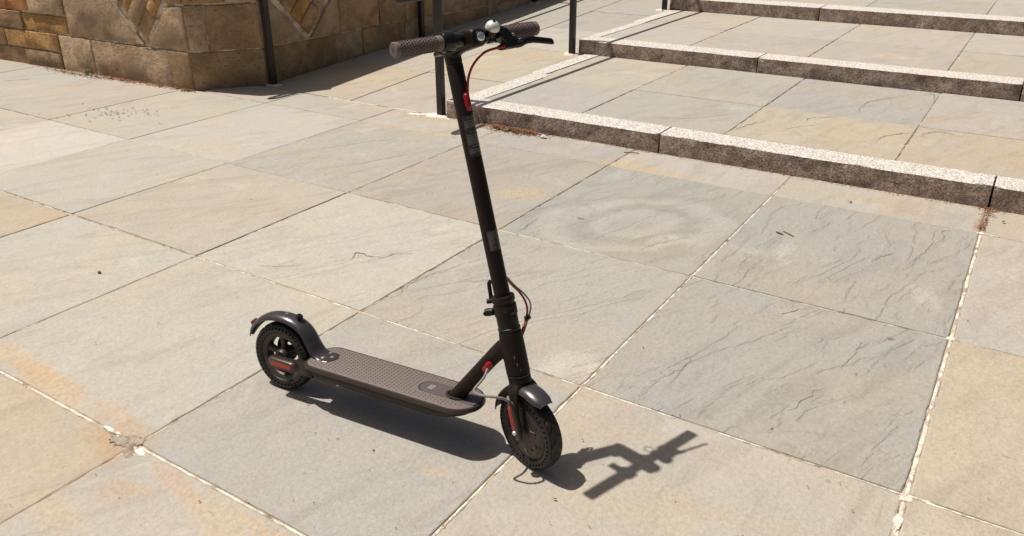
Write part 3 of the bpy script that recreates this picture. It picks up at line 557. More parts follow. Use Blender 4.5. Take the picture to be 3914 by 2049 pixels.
# --- wheels
def tyre(name, xf, parent):
    HO = 42; rh, r0, r1 = .0908, .0845, .0975; hy = .0226; root = None; mb = MB(); W = 8
    # sidewall bands with a ring of through holes' mouths
    for s in (-1, 1):
        for k in range(HO):
            a0, a1 = 2*math.pi*k/HO, 2*math.pi*(k+1)/HO; am = (a0+a1)/2
            q = lambda r, a, y: Vector((r*math.cos(a), s*y, r*math.sin(a)))
            out = [q(r0, a0, hy), q(r0, am, hy), q(r0, a1, hy), q(rh, a1, hy+.0006), q(r1, a1, hy-.0012), q(r1, am, hy-.0012), q(r1, a0, hy-.0012), q(rh, a0, hy+.0006)]
            c = q(rh, am, hy+.0004); t = Vector((-math.sin(am), 0, math.cos(am))); ra = Vector((math.cos(am), 0, math.sin(am)))
            hr = .0038; hol = [c+(ra*math.sin(b)+t*math.cos(b))*hr for b in [math.radians(-135+45*m_) for m_ in range(8)]]
            dep = [p+Vector((0, -s*.011, 0)) for p in hol]; v = out+hol+dep
            f = [(m_, (m_+1) % 8, 8+(m_+1) % 8, 8+m_) for m_ in range(8)]+[(8+m_, 8+(m_+1) % 8, 16+(m_+1) % 8, 16+m_) for m_ in range(8)]+[tuple(range(16, 24))]
            mb.add(v, f)
    # inner wall, shoulder and tread
    na = 252; rows = []
    for s in (-1, 1):
        rg = [[Vector((r*math.cos(a), s*y, r*math.sin(a))) for a in [2*math.pi*k/(HO*2) for k in range(HO*2)]] for r, y in ((.0755, .0150), (.0770, .0190), (.0805, .0222), (.0845, hy))]
        mb.loft(rg, False)
        rg = [[Vector((r*math.cos(a), s*y, r*math.sin(a))) for a in [2*math.pi*k/(HO*2) for k in range(HO*2)]] for r, y in ((.0975, hy-.0012), (.1000, .0205), (.1022, .0184))]
        mb.loft(rg, False)
    prof = []
    for j in range(17):
        y = -.0184+.0368*j/16; prof.append((.1022+.0048*math.sqrt(max(0, 1-(y/.0190)**2)), y))
    rings = []
    for j, (r, y) in enumerate(prof):
        rg = []
        for k in range(na):
            a = 2*math.pi*k/na; u = (k/na*21+abs(y)*42+(.5 if y > 0 else 0)) % 1; e = abs(y)/.0184
            g = .0026 if (u < .26 and .22 < e < .97) else 0; g = max(g, .0016 if e < .07 else 0)
            rg.append(Vector(((r-g)*math.cos(a), y, (r-g)*math.sin(a))))
        rings.append(rg)
    mb.loft(rings, False)
    return mb.make(name, M['rubber'], parent, True, xf)
def wheel_root(name, ctr, label):
    o = bpy.data.objects.new(name, None); COL.objects.link(o); o.parent = SCO; o.location = ctr; o['label'] = label; return o
rwr = wheel_root('wheel', (0, 0, WR), 'rear wheel with five open spokes'); fwr = wheel_root('wheel', O_, 'front wheel with a solid hub motor, turned to the right')
RL = lambda v: Vector(v); FLx = lambda v: ST_(v)-O_
ya = Matrix.Rotation(0, 3, 'X')
# the wheel's own axes in the turned front end are (forward, left, up-axis), so the same builder serves both
tyre('tyre', RL, rwr); tyre('tyre', FLx, fwr)
mb = MB()
for (r0, r1, y0, y1) in ((.0590, .0768, -.0165, .0165),):
    pr = [(r1, y0), (r1-.001, y0-.0015), (r0+.006, y0-.0005), (r0+.002, y0+.003), (r0, -.004), (r0, .004), (r0+.002, y1-.003), (r0+.006, y1+.0005), (r1-.001, y1+.0015), (r1, y1)]
    rg = [[Vector((r*math.cos(a), y, r*math.sin(a))) for a in [2*math.pi*k/72 for k in range(72)]] for r, y in pr]; mb.loft(rg, False)
P('rim', mb, 'rim', rwr)
mb = MB().rev([(.020, -.026), (.024, -.020), (.024, .022), (.018, .026)], (0, 1, 0), (0, 0, 0), 28)
P('hub', mb, 'hub', rwr)
for k in range(5):
    a = math.radians(96+72*k); d = Vector((math.cos(a), 0, math.sin(a))); t = Vector((-math.sin(a), 0, math.cos(a))); rings = []
    for r, hw, hy in ((.018, .0095, .0105), (.035, .0080, .0095), (.052, .0095, .0095), (.062, .016, .0105)): rings.append([d*r+t*hw*x+Vector((0, hy*y, 0)) for x, y in ((-1, -.6), (-.5, -1), (.5, -1), (1, -.6), (1, .6), (.5, 1), (-.5, 1), (-1, .6))])
    P('spoke', MB().loft(rings), 'rim', rwr)
P('brake_disc', MB().rev([(.030, .0265), (.058, .0265), (.058, .0285), (.030, .0285)], (0, 1, 0), (0, 0, 0), 48, False), 'frame2', rwr)
# hub motor
for s in (-1, 1):
    P('motor_cover', MB().rev([(.0770, .0140), (.0755, .0185), (.0720, .0205), (.0690, .0195), (.0672, .0205), (.058, .0222), (.030, .0236), (.020, .0240), (.018, .0262), (.0085, .0262)], (0, s, 0), (0, 0, 0), 64), 'hub', fwr, xf=FLx)
cvx = MB()
for k in range(7):
    a = math.radians(20+51.4*k); r = .0585
    cvx.rev([(.0042, 0), (.0042, .0006), (.0024, .0006)], (0, -1, 0), (r*math.cos(a), -.0221, r*math.sin(a)), 12)
P('cover_screw', cvx, 'plastic', fwr, xf=FLx, kind='stuff')
for (n, a, r) in ((.038, -.031, .0055), (.045, .004, .0050), (.018, -.046, .0042)): P('valve_hole', MB().rev([(r, 0), (r, .0008), (r*.8, .001)], (0, -1, 0), (n, -.0232, a), 16), 'plastic', fwr, xf=FLx)
mb = MB()
for L in (((.030, .020), (.033, .012), (.040, .010), (.050, .010)), ((.024, -.046), (.026, -.053), (.031, -.052), (.035, -.043)), ((-.010, -.046), (-.004, -.052), (.004, -.056)), ((.012, -.018), (.013, -.034))): mb.tube([(n, -.0236, a) for n, a in L], .0006, 5)
P('scuff_line', mb, 'worn', fwr, xf=FLx, kind='stuff')

# --- frame: head tube and down tube in one skin
fm = MB()
def axp(a, n=0.): return O_+AX_*a+N_*n
fm.tube([axp(.158), axp(.19), axp(.235), axp(.262), axp(.2765)], [.0312, .0310, .0312, .0308, .0292], 28)
dp = crom([(.592, 0, .128), (.640, 0, .1925), (.690, 0, .260), (.725, 0, .305), (.757, 0, .336)], 6)
rsd = [.0205+.006*max(0, (k/(len(dp)-1)-.55)/.45)**1.5 for k in range(len(dp))]
fm.tube(dp, rsd, 24)
frame = blend('frame', fm, M['frame'], SCO, None, .0028, 10)
# trim the stub that reaches under the deck mat: it stays hidden inside the shell
wd = MB(); wp = []
dv = (Vector((.640, 0, .1925))-Vector((.592, 0, .128))).normalized()
for k in range(41):
    a = 2*math.pi*k/40; wp.append(Vector((.6035+.0295*math.cos(a), .0225*math.sin(a), .1432)))
wd.tube(wp, [.0034+.0008*(k % 2) for k in range(41)], 8); P('weld_bead', wd, 'hub', frame)
for pts in (((.214, -40), (.207, -38)), ((.196, -33), (.188, -32)), ((.176, -22), (.175, -21))):
    q = MB().tube([ST_((.0314*math.cos(math.radians(b)), .0314*math.sin(math.radians(b)), a)) for a, b in pts], .0009, 6); P('paint_chip', q, 'worn', frame)
gm = Vector((.7062, -.0215, .2662)); gd = Vector((.25, -.95, -.15)).normalized()
P('cable_grommet', MB().tube([gm+Vector((-.006, .004, -.011)), gm+Vector((-.006, -.001, -.010)), gm+Vector((0, -.003, 0)), gm+Vector((.004, -.002, .007)), gm+Vector((.004, .004, .008))], [.0075, .0095, .0080, .0095, .0070], 12), 'redgrom')
P('motor_cable', MB().tube(crom([(.7045, -.017, .2665), (.711, -.036, .262), (.716, -.057, .256), (.7165, -.078, .250), (.712, -.096, .240), (.713, -.104, .2335), (.725, -.107, .230), (.7506, -.104, .2305), (.7696, -.095, .229), (.786, -.080, .222), (.793, -.069, .212), ST_((.003, -.050, .112)), ST_((.004, -.0455, .096))], 6), .0034, 10), 'grey')
# --- fork
fk = MB(); fk.tube([ST_((0, 0, .1545)), ST_((0, 0, .145)), ST_((0, 0, .131))], [.0300, .0302, .029], 26)
for s in (-1, 1):
    L = crom([(0, s*.006, .140), (.002, s*.022, .128), (.004, s*.0335, .110), (.005, s*.0375, .085), (.004, s*.0385, .050), (.003, s*.0385, .008)], 5)
    n = len(L); rings = []
    for k, p_ in enumerate(L):
        t = k/(n-1); w_ = .024-.011*min(1, t*1.25)+.002*max(0, t-.8); d_ = .0145-.0085*min(1, t*1.5)
        tt = (L[min(k+1, n-1)]-L[max(k-1, 0)]).normalized(); yv = Vector((0, 1, 0)); dn = (yv-tt*yv.dot(tt)).normalized()
        rings.append([ST_(p_+Vector((1, 0, 0))*w_*math.cos(b)+dn*d_*math.sin(b)) for b in [2*math.pi*q/16 for q in range(16)]])
    fk.loft(rings)
fork = blend('fork', fk, M['frame'], SCO, None, .0024, 7)
P('headset_ring', MB().tube([ST_((0, 0, .1535)), ST_((0, 0, .1555)), ST_((0, 0, .1585))], [.0303, .0308, .0303], 32), 'plastic', fork)
for s in (-1, 1):
    def pod(hw, a0, a1, n0):
        p_ = []
        for ca, b0 in ((a1-hw, 0), (a0+hw, 180)):
            for k in range(9): b = math.radians(b0+180*k/8); p_.append((n0+hw*math.cos(b), ca+hw*math.sin(b)))
        return p_
    pd = P('fork_cover', MB().loft([[ST_((.004+(n-.004)*q, s*y_, .04+(a-.04)*q)) for n, a in pod(.0125, -.011, .098, .004)] for q, y_ in ((1, .0405), (1, .047), (.95, .0505), (.86, .0525))]), 'trim')
    rp = P('red_reflector', MB().loft([[ST_((n, s*y_, a)) for n, a in pod(.0062, .021, .087, .003)] for y_ in (.0520, .0538)]), 'refl', pd, False)
    P('reflector_groove', MB().loft([[ST_((n, s*y_, a)) for n, a in pod(.0024, .030, .079, .003)] for y_ in (.0535, .0543)]), 'grooved', pd, False)
    P('cover_bolt', MB().rev([(.0060, 0), (.0062, .004), (.0050, .006), (.002, .0062)], SR_ @ Vector((0, s, 0)), ST_((.004, s*.0515, .0135)), 18), 'silver', pd)
# --- mudguards
def guard(name, pts, hw, drop, xf, th=.0022, nseg=13):
    C = crom(pts, 7); n = len(C); top = []; bot = []
    ips = lambda arr, t: arr[min(len(arr)-2, int(t*(len(arr)-1)))]*(1-(t*(len(arr)-1)-min(len(arr)-2, int(t*(len(arr)-1)))))+arr[min(len(arr)-2, int(t*(len(arr)-1)))+1]*(t*(len(arr)-1)-min(len(arr)-2, int(t*(len(arr)-1))))
    rings = []
    for k, c in enumerate(C):
        t = k/(n-1); tg = (C[min(k+1, n-1)]-C[max(k-1, 0)]).normalized(); nr = Vector((-tg.z, 0, tg.x))
        if nr.z < 0 and abs(tg.x) > .02: nr = -nr
        if k and nr.dot(pn_) < 0: nr = -nr
        pn_ = nr; h = ips(hw, t); dr = ips(drop, t); ro = []; ri = []
        for q in range(nseg):
            u = -1+2*q/(nseg-1); y = h*math.sin(u*math.pi/2); d = dr*(1-math.cos(u*math.pi/2)); ro.append(c+Vector((0, y, 0))-nr*d); ri.append(c+Vector((0, y*(1-th/max(h, .004)*.8), 0))-nr*(d*.96+th))
        rings.append([xf(v) for v in ro+ri[::-1]])
    return MB().loft(rings)
rf = P('mudguard', guard('m', [(-.1400, 0, .1400), (-.1300, 0, .1680), (-.1120, 0, .1935), (-.0790, 0, .2215), (-.0400, 0, .2390), (.0040, 0, .2450), (.0450, 0, .2410), (.0800, 0, .2270), (.1040, 0, .2060), (.1210, 0, .1790), (.1350, 0, .1570), (.1500, 0, .1475), (.1680, 0, .1455), (.1830, 0, .1450), (.1930, 0, .1440)], [.008, .017, .023, .027, .029, .030, .030, .030, .030, .031, .033, .034, .034, .029, .010], [.006, .011, .014, .0165, .0175, .0175, .0175, .017, .0165, .016, .013, .008, .004, .003, .002], lambda v: v), 'fender', label='glossy dark rear mudguard with a foot screwed to the deck')
P('tail_light', MB().rev([(.011, -.004), (.0125, .002), (.0110, .007), (.004, .0085)], (-.78, 0, .60), (-.1185, 0, .1860), 20), 'reddish', rf)
hk = MB().rev([(.0055, -.004), (.0050, .006), (.0098, .0075), (.0102, .0125), (.0085, .0145)], (.38, 0, .92), (.0560, 0, .2370), 24); P('hook_button', hk, 'matte', rf)
for x, y, z in ((.158, -.018, .1456), (.158, .018, .1456), (.178, 0, .1452)): P('screw', MB().rev([(.0056, -.003), (.0056, .0006), (.004, .0012)], (.1 if x < .17 else .03, y*6, 1), (x, y, z), 14), 'worn', rf)
P('screw', MB().rev([(.0048, -.002), (.0048, .001), (.003, .0015)], (0, 0, 1), (.012, 0, .2445), 14), 'worn', rf)
arc = lambda a0, a1, r, n: [(r*math.cos(math.radians(a0+(a1-a0)*k/n)), 0, r*math.sin(math.radians(a0+(a1-a0)*k/n))) for k in range(n+1)]
P('mudguard', guard('f', arc(43, 94, .1330, 7), [.020, .0285, .030, .030, .030, .028, .024], [.010, .015, .016, .016, .016, .014, .012], ST_), 'fender', label='glossy dark front mudguard splashed with mud in front of the fork')
P('mudguard', guard('f', arc(98, 158, .1280, 7), [.022, .026, .029, .030, .029, .027, .023], [.012, .014, .016, .016, .016, .014, .010], ST_), 'matte', label='dull black rear half of the front mudguard')
# --- stem and folding clamp
P('stem', MB().tube([ST_((0, 0, a)) for a in (.33, .40, .60, .80, .9495, .9500)], [.0205]*5+[.0203], 32), 'frame')
stem = bpy.data.objects['stem']
P('stem_seam', MB().tube([ST_((0, 0, .9488)), ST_((0, 0, .9508))], .02005, 32), 'plastic', stem)
cl = P('folding_clamp', MB().rev([(.0285, .2765), (.0292, .279), (.0292, .284), (.0275, .2855), (.0278, .318), (.0300, .3195), (.0304, .343), (.0296, .3450), (.0270, .3456), (.0270, .3520), (.0290, .3530), (.0302, .3560), (.0302, .3660), (.0290, .3685), (.0206, .3690)], AX_, O_, 40), 'frame2')
def cyl(a, ang, r): return ST_((r*math.cos(math.radians(ang)), r*math.sin(math.radians(ang)), a))
P('clamp_ear', MB().tube([ST_((-.020, -.024, .331)), ST_((-.030, -.031, .331)), ST_((-.037, -.0375, .331))], [.0095, .0105, .0095], 14), 'frame2', cl)
P('clamp_bolt', MB().rev([(.0062, 0), (.0062, .004), (.0040, .0045), (.0040, .002)], SR_ @ Vector((.55, -.83, 0)), ST_((-.031, -.040, .331)), 16), 'plastic', cl)
lv = MB().tube(crom([ST_((-.020, -.012, .352)), ST_((-.0275, -.017, .359)), ST_((-.0280, -.016, .373)), ST_((-.0275, -.015, .394)), ST_((-.0265, -.014, .403)), ST_((-.0225, -.011, .408))], 4), [.0055]*21, 10); P('folding_lever', lv, 'matte', cl)
P('lever_hinge', MB().tube([ST_((-.026, -.016, .3570)), ST_((-.036, -.026, .3575))], .0066, 10), 'matte', cl)
hp = []
for k in range(21):
    b = 2*math.pi*k/20; hp.append((math.copysign(abs(math.cos(b))**.6, math.cos(b))*15-6, math.copysign(abs(math.sin(b))**.8, math.sin(b))*.0205+.3215))
hp = hp[:-1]; hkp = P('safety_hook', MB().loft([[cyl(a, b, .0275) for b, a in hp], [cyl(a, b, .0335) for b, a in hp], [cyl(.3215+(a-.3215)*.8, -6+(b+6)*.8, .0345) for b, a in hp]]), 'matte', cl)
P('hook_screw', MB().rev([(.0055, -.001), (.0055, .001), (.003, .0003)], SR_ @ Vector((.994, -.1, 0)), cyl(.3240, -6, .0344), 14), 'plastic', cl)
P('pin_hole', MB().rev([(.0034, -.002), (.0034, .0006), (.002, .0008)], SR_ @ Vector((.79, -.61, 0)), cyl(.3330, -38, .0302), 12), 'plastic', cl)
# loops of cable in front of the clamp, and the tie that holds them
c1 = crom([ST_(q) for q in ((.004, .012, .418), (.0, .0231, .4077), (-.010, .0435, .3812), (-.013, .0640, .3555), (-.009, .0735, .3267), (-.007, .0725, .3034), (-.010, .0640, .2812), (-.006, .0438, .260), (-.002, .028, .246))], 6)
c2 = crom([ST_(q) for q in ((.002, .012, .420), (.0, .0240, .4095), (-.008, .0481, .3799), (-.009, .0720, .3513), (-.002, .0815, .3271), (.001, .0780, .308), (-.004, .0690, .2857), (-.004, .0440, .2530), (-.002, .028, .238))], 6)
P('brake_cable', MB().tube(c1, .0028, 8), 'red', label='thin red cable looping in front of the clamp'); P('wire_loop', MB().tube(c2, .0026, 8), 'grey', label='thin grey cable looping beside the red one')
P('cable_tie', MB().tube([ST_((-.012, .062, .283)), ST_((-.007, .068, .2845)), ST_((-.001, .075, .286))], [.0065, .0072, .0045], 10), 'plastic')
# --- stickers
def cylpatch(a0, a1, b0, b1, r, n=14): return MB().loft([[cyl(a, b0+(b1-b0)*k/n, r) for k in range(n+1)] for a in (a0, a1)], False, False)
def label_patch(a0, a1, b0, b1, lines):
    base = P('warning_sticker', cylpatch(a0, a1, b0, b1, .02062), 'sticker', stem); pr = MB()
    for a, h, c0, c1_ in lines: pr.loft([[cyl(a-h/2, c0+(c1_-c0)*k/8, .02070) for k in range(9)], [cyl(a+h/2, c0+(c1_-c0)*k/8, .02070) for k in range(9)]], False, False)
    P('print_line', pr, 'print_', base, False, kind='stuff')
    return base
lines = []; r9 = random.Random(3)
for top, n in ((.8130, 7), (.7790, 10), (.7440, 4)):
    lines.append((top+.0005, .0014, -52, 42)); a = top-.0030
    for k in range(n): lines.append((a, .0009, -52, r9.choice((42, 40, 41, 20)) if k < n-1 else r9.uniform(-20, 20))); a -= .0021
stk = label_patch(.7265, .8265, -60, 48, lines)
def text_on_stem(s, a0, b0, size, parent):
    cu = bpy.data.curves.new('txt', 'FONT'); cu.body = s; cu.size = size; cu.resolution_u = 2; o = bpy.data.objects.new('txt', cu); COL.objects.link(o)
    dg = bpy.context.evaluated_depsgraph_get(); me = bpy.data.meshes.new_from_object(o.evaluated_get(dg)); bpy.data.objects.remove(o)
    for v in me.vertices: v.co = cyl(a0+v.co.y, b0+math.degrees(v.co.x/.0207), .02072)
    me.name = 'print_word'; me.materials.clear(); return link('print_word', me, M['print_'], parent)
for a in (.8185, .7848, .7500):
    text_on_stem('Warning', a, -8, .0062, stk)
    P('warning_triangle', MB().add([cyl(a, -26, .0207), cyl(a, -12, .0207), cyl(a+.0048, -19, .0207)], [(0, 1, 2)]), 'print_', stk, False)
lines = []; a = .5360
for k in range(15):
    lines.append((a, .0010, -50, r9.uniform(-30, 5))); a -= .0031
    if k % 2 == 0: lines.append((a+.002, .0012, 12, r9.uniform(16, 26)))
label_patch(.4885, .5405, -55, 34, lines)
# --- head: the stem turns forward into a short arm that carries the bar, display and lamp
hd = MB(); hd.tube([ST_((0, 0, .951)), ST_((0, 0, .968)), ST_((.002, 0, .99))], [.0205, .0210, .0215], 24)
def hsec(n, a0, a1, hw): 
    return [ST_((n, hw*math.copysign(abs(math.cos(b))**.55, math.cos(b)), (a0+a1)/2+(a1-a0)/2*math.copysign(abs(math.sin(b))**.55, math.sin(b)))) for b in [2*math.pi*k/24 for k in range(24)]]
hd.loft([hsec(-.020, .985, 1.010, .014), hsec(-.014, .972, 1.019, .0195), hsec(.010, .966, 1.0225, .0220), hsec(.040, .972, 1.0225, .0225), hsec(.085, .974, 1.0215, .0225), hsec(.112, .975, 1.018, .0215), hsec(.120, .980, 1.013, .0185)])
head = blend('head_arm', hd, M['matte'], SCO, None, .0024, 5)
lp = P('headlight', MB().rev([(.0140, 0), (.0145, .004), (.0128, .0062), (.0118, .0048)], SR_ @ N_, ST_((.1160, .003, .9965)), 28), 'plastic', head)
lz = MB(); 
for r, q in ((.0118, 10), (.0080, 7)):
    pass
prl = [(.0118, .0048), (.0105, .0066), (.0075, .0082), (.0035, .0090), (.0008, .0092)]
P('lens', MB().rev(prl, SR_ @ N_, ST_((.1160, .003, .9965)), 9), 'lens', lp, False)
P('display', MB().loft([[ST_((n, y, a)) for n, y in ((-.006, -.012), (.052, -.0145), (.052, .0145), (-.006, .012))] for a in (1.0205, 1.0240)]), 'plastic', head, False, bevel=.0015)
BN, BA = .0789, .9988
def along(y): return ST_((BN, y, BA))
yd = SR_ @ Vector((0, 1, 0))
P('handlebar', MB().tube([along(-.20), along(.20)], .0125, 24), 'matte')
bar = bpy.data.objects['handlebar']
P('bar_sleeve', MB().rev([(.0125, -.050), (.0155, -.048), (.0155, .052), (.0125, .054)], yd, ST_((BN, 0, BA)), 24), 'plastic', bar)
for s in (-1, 1):
    g = P('grip', MB().rev([(.0155, .078), (.0172, .080), (.0172, .090), (.0164, .093), (.0164, .196), (.0172, .1985), (.0174, .2035), (.0158, .2052)], yd*s, ST_((BN, 0, BA)), 36), 'grip')
    e1, e2 = N_, AX_; tk = MB()
    for i in range(14):
        for j in range(16):
            y = s*(.0985+i*.0071); b = 2*math.pi*(j+(i % 2)*.5)/16; dr = SR_ @ (N_*math.cos(b)+AX_*math.sin(b)); tg = SR_ @ (AX_*math.cos(b)-N_*math.sin(b)); c = along(y)+dr*.0162
            q = [c+yd*.0024*u+tg*.0019*v for u, v in ((-1, -1), (1, -1), (1, 1), (-1, 1))]; tk.loft([q, [c+(p_-c)*.6+dr*.0019 for p_ in q]])
    P('grip_dimple', tk, 'gripdark', g, False, kind='stuff')
    mk = MB(); rx = SR_ @ N_*-s; ry = SR_ @ AX_
    logo(mk, lambda a, b, d: along(s*.2053)+rx*(a-.005)*1.0+ry*(b-.005)+yd*s*d, .010); P('logo', mk, 'gripdark', g, False)
    P('grip_end', MB().rev([(.0158, .2040), (.0135, .2051), (.0132, .2054), (.001, .2055)], yd*s, ST_((BN, 0, BA)), 28), 'grip', g)
# throttle on the right
th_ = P('throttle', MB().rev([(.0160, -.0795), (.0215, -.0785), (.0235, -.0750), (.0235, -.0520), (.0215, -.0480), (.0150, -.0460)], yd, ST_((BN, 0, BA)), 36), 'plastic')
P('thumb_paddle', MB().loft([[along(-.052-.022*u)+SR_ @ (N_*n+AX_*(a+.005*v)) for u, v in ((0, -1), (1, -1), (1, 1), (0, 1))] for n, a in ((-.012, -.010), (-.026, -.018), (-.044, -.021), (-.049, -.020))]), 'plastic', th_, bevel=.003)
# brake lever on the left
bl = P('brake_lever', MB().rev([(.0150, .074), (.0190, .0755), (.0200, .080), (.0200, .094), (.0185, .0985), (.0150, .0995)], yd, ST_((BN, 0, BA)), 28), 'plastic', label='black left brake lever')
hous = blend('lever_housing', MB().loft([hs for hs in [[ST_((.082+t_*.030+.013*math.cos(b)*(1-.25*t_), .076+t_*.040+.016*math.cos(b), .992-t_*.024+(.017-.005*t_)*math.sin(b))) for b in [2*math.pi*k/16 for k in range(16)]] for t_ in (0, .25, .5, .75, 1)]]).prism([(.068, 1.0105), (.088, 1.009), (.1040, .9913), (.1200, .974), (.119, .9610), (.078, .9615), (.081, .9736), (.066, .989)], .0860, .1130, lambda y, a, n: ST_((n, y, a))).loft([[ST_((n+.009*math.cos(b), y+.003*math.cos(b), a+.0075*math.sin(b))) for b in [2*math.pi*k/14 for k in range(14)]] for n, y, a in ((.094, .072, .9665), (.104, .092, .9655), (.113, .118, .9665), (.115, .124, .967))]), M['plastic'], bl, None, .0022, 4)
for q in ((.1075, .084, .9985), (.112, .104, .9900)): P('lever_screw', MB().rev([(.0042, 0), (.0042, .003), (.0024, .0038)], SR_ @ (N_*.85+AX_*.5), ST_(q), 12), 'steel', bl)
P('lever_blade', MB().loft([[ST_((n+.0045*math.cos(b)*k_, y, a+.0088*k_*math.sin(b))) for b in [2*math.pi*k/12 for k in range(12)]] for n, y, a, k_ in ((.109, .108, .9670, 1.), (.1135, .122, .9690, 1.05), (.118, .137, .9722, 1.), (.1220, .152, .9712, .95), (.1265, .169, .9668, .9), (.1310, .187, .9620, .88), (.1345, .2005, .9583, .85), (.1352, .2035, .9560, .55))]), 'plastic', bl)
P('brake_cable', MB().tube(crom([ST_(q) for q in ((.108, .080, .9682), (.1038, .0734, .9670), (.0766, .0490, .9650), (.0595, .0336, .9551), (.0438, .0196, .9374), (.0330, .0099, .9145), (.0279, .0053, .8918), (.0244, .002, .8686), (.0215, 0., .852))], 6), .0031, 10), 'red', label='red brake cable arching from the lever to the front of the stem')
P('cable_grommet', MB().tube(crom([ST_(q) for q in ((.0195, 0, .879), (.0215, 0, .874), (.0230, 0, .860), (.0225, 0, .846), (.0195, 0, .838))], 4), [.0055]*4+[.0078]*9+[.006]*4, 14), 'redgrom')
# bell
bb = P('bell', MB().rev([(.0152, .052), (.0185, .0525), (.0190, .056), (.0190, .066), (.0152, .0675)], yd, ST_((BN, 0, BA)), 24), 'plastic')
ba = (N_*.62+AX_*.78).normalized(); bax = SR_ @ ba; bo = ST_((.1015, .0530, 1.0075))
P('bell_base', MB().rev([(.010, -.016), (.0130, -.006), (.0165, -.001), (.0170, .0035), (.010, .004)], bax, bo, 24), 'plastic', bb)
dm = P('bell_dome', MB().rev([(.0158, .0035), (.0172, .0038), (.0176, .0060), (.0170, .0110), (.0150, .0160), (.0115, .0200), (.0070, .0226), (.0030, .0235), (.0008, .0236)], bax, bo, 40), 'silver', bb)
P('dome_screw', MB().rev([(.0040, .0225), (.0040, .0242), (.0026, .0250), (.0012, .0246)], bax, bo, 14), 'plastic', dm)
sp = MB(); sl = [along(.055)+SR_ @ (N_*(-.014-.013*(1-math.cos(b)))+AX_*(.012)+Vector((0, .011*math.sin(b), 0))) for b in [2*math.pi*k/18 for k in range(19)]]; sp.tube(sl, .0018, 6); P('bell_striker', sp, 'plastic', bb)
# kickstand on the far side
P('kickstand', MB().tube(crom([(.250, .060, .098), (.262, .074, .080), (.268, .100, .045), (.272, .130, .0165), (.273, .140, .0135)], 5), [.0075]*20+[.006], 10), 'frame2')

# ------------------------------------------------------------------ litter and small things
def leafbit(mb, x, y, z, L, W, rr):
    a = rr.uniform(0, 6.28); c, s = math.cos(a), math.sin(a); cu = rr.uniform(-.35, .9)*W; tl = rr.uniform(-.3, .3)*L; v = []
    for u, w_ in ((-1, 0), (-.4, .5), (-.4, -.5), (.35, .45), (.35, -.45), (1, 0)):
        px, py = u*L/2, w_*W; v.append((x+px*c-py*s, y+px*s+py*c, z+.0015+abs(w_)*cu+max(0, u*tl)*.5+rr.uniform(0, .0015)))
    mb.add(v, [(0, 1, 2), (1, 3, 4, 2), (3, 5, 4)])
def litter(name, label, pts, n, size, mat, z0=lambda x, y: .0025, seed=1, flat=False):
    rr = random.Random(seed); mb = MB()
    for k in range(n):
        x, y, sx, sy, hgt = rr.choice(pts); px, py = rr.gauss(x, sx), rr.gauss(y, sy); e = math.exp(-((px-x)/sx)**2*.5-((py-y)/sy)**2*.5)
        leafbit(mb, px, py, z0(px, py)+rr.random()*hgt*e, size*rr.uniform(.4, 1.5), size*rr.uniform(.15, .5), rr)
    o = mb.make(name, M[mat], None, False, kind='stuff'); o['label'] = label; o['category'] = 'leaf litter'; return o
ky = lambda x, y: .0025
c1_ = lambda L: L
litter('leaf_litter', 'clump of red-brown dead leaves against the lowest granite step', [(-2.80, 4.235, .07, .022, .018), (-2.68, 4.225, .08, .025, .022), (-2.58, 4.235, .06, .022, .015)], 620, .022, 'leaf', ky, 3)
litter('leaf_litter', 'thin line of brown crumbs along the foot of the lowest granite step', [(x/10, 4.27, .06, .010, .004) for x in range(-31, 0)], 520, .012, 'leaf', ky, 5)
litter('leaf_litter', 'pale and brown dry leaves along the foot of the sandstone wall', [(-6.98, 3.775, .14, .03, .015), (-6.72, 3.78, .12, .035, .02), (-6.5, 3.80, .12, .03, .02), (-6.30, 3.83, .08, .02, .01), (-6.1, 3.84, .10, .02, .008), (-5.75, 3.86, .15, .015, .006), (-5.42, 3.88, .04, .02, .008)], 520, .028, 'leaf', ky, 7)
litter('leaf_litter', 'sparse pale dry leaves among brown ones by the wall foot', [(-6.75, 3.76, .18, .03, .02), (-6.4, 3.80, .15, .03, .015), (-5.9, 3.85, .15, .02, .006), (-2.78, 4.23, .08, .02, .022)], 110, .028, 'leaf2', ky, 8)
litter('leaf_litter', 'red-brown crumbs in the joint below the break in the lowest kerb', [(-.046, 4.20, .014, .035, .006), (-.048, 4.10, .010, .05, .004), (-.046, 4.265, .03, .01, .006), (-.05, 4.0, .008, .03, .003)], 230, .014, 'leaf', ky, 9)
litter('bark_bits', 'scatter of dark dry bits on the flagstone near the wall corner', [(-5.27, 3.16, .10, .05, .003), (-5.12, 3.30, .10, .03, .003), (-5.3, 3.05, .2, .15, .002)], 70, .022, 'twig', ky, 11)
litter('crumbs', 'tiny dark specks spread over the flagstones', [(-1.2, 2.2, 1.1, 1.0, 0), (-3.5, 2.6, 1.2, .8, 0), (-1.2, 1.2, .5, .35, 0), (-.1, 2.4, .5, .8, 0)], 110, .009, 'twig', ky, 12)
litter('crumbs', 'tiny specks on the tread of the lower steps', [(-1.2, 5.4, .9, .5, 0)], 30, .012, 'twig', lambda x, y: H1+.003, 13)
def tag(o, label, cat, group=None):
    o['label'] = label; o['category'] = cat
    if group: o['group'] = group
    return o
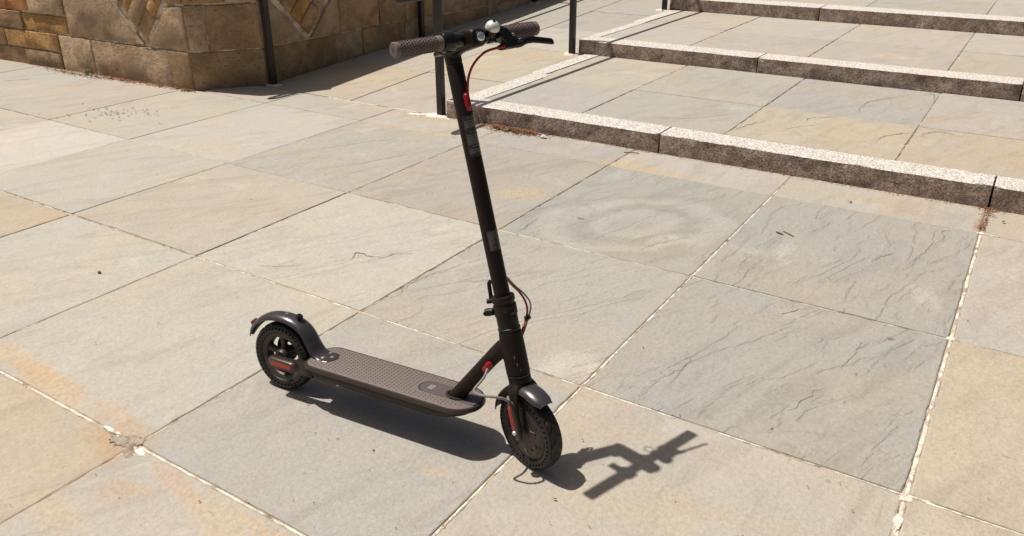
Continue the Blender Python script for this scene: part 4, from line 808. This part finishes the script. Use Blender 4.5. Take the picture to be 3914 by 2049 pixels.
def stone(name, label, x, y, r, mat, seed, z=.0):
    bm = bmesh.new(); bmesh.ops.create_icosphere(bm, subdivisions=2, radius=1)
    for v in bm.verts: v.co = Vector((v.co.x*r*1.3, v.co.y*r, v.co.z*r*.75))*(1+.35*mnoise.noise(v.co*1.6+Vector((seed, 0, 0))))
    me = bpy.data.meshes.new(name); bm.to_mesh(me); bm.free(); o = link(name, me, M[mat]); o.location = (x, y, z+r*.6); return tag(o, label, 'pebble')
stone('pebble', 'pale pebble lying in front of the lowest granite step', -2.45, 4.195, .016, 'pebble', 2)
stone('pebble', 'dark seed-like pebble on the pale flagstone left of the scooter', -2.981, 1.60, .0065, 'twig', 4)
stone('pebble', 'tiny dark pebble in the tan flagstone at the lower left', -2.47, .83, .005, 'twig', 6)
stone('pebble', 'small dark pebble in front of the scooter deck', -1.30, 1.33, .0032, 'twig', 8)
def twig(label, pts, r): tag(MB().tube(crom([(x, y, .004+z) for x, y, z in pts], 3), r, 6).make('twig', M['twig'], None, True), label, 'twig')
twig('pale curved twig with a dark edge on the blue-grey flagstone', [(-.815, 3.452, 0), (-.800, 3.440, .004), (-.780, 3.436, 0)], .0032)
twig('thin straight dark twig beside the curved one on the blue-grey flagstone', [(-.790, 3.475, 0), (-.765, 3.458, .003), (-.735, 3.440, 0)], .0022)
twig('short twig lying in front of the lowest step right of the pebble', [(-1.90, 4.18, 0), (-1.86, 4.19, .004), (-1.82, 4.21, 0)], .003)
def leaf(label, x, y, L, mat, seed, z=.003):
    mb = MB(); rr = random.Random(seed)
    for k in range(3): leafbit(mb, x+rr.uniform(-.3, .3)*L, y+rr.uniform(-.3, .3)*L, z+.002*k, L*rr.uniform(.6, 1), L*.4, rr)
    o = mb.make('dead_leaf', M[mat], None, False); return tag(o, label, 'leaf')
leaf('crumpled brown dead leaf in the wide white joint at the lower right', -.040, 1.70, .034, 'leaf', 4)
leaf('small brown leaf on the flagstone below the middle of the lowest kerb', -.62, 4.02, .020, 'leaf', 6)
leaf('brown leaf scrap on the narrow flagstone right of the kerb break', .03, 4.12, .018, 'leaf', 7)
wd_ = MB(); rr = random.Random(21)
for k in range(60):
    a = rr.uniform(0, 6.28); leafbit(wd_, -6.60+rr.gauss(0, .022), 3.815+rr.gauss(0, .012), rr.uniform(0, .045), .022, .010, rr)
tag(wd_.make('weed', M['green'], None, False), 'tiny yellow-green weed growing at the foot of the sandstone wall', 'weed')
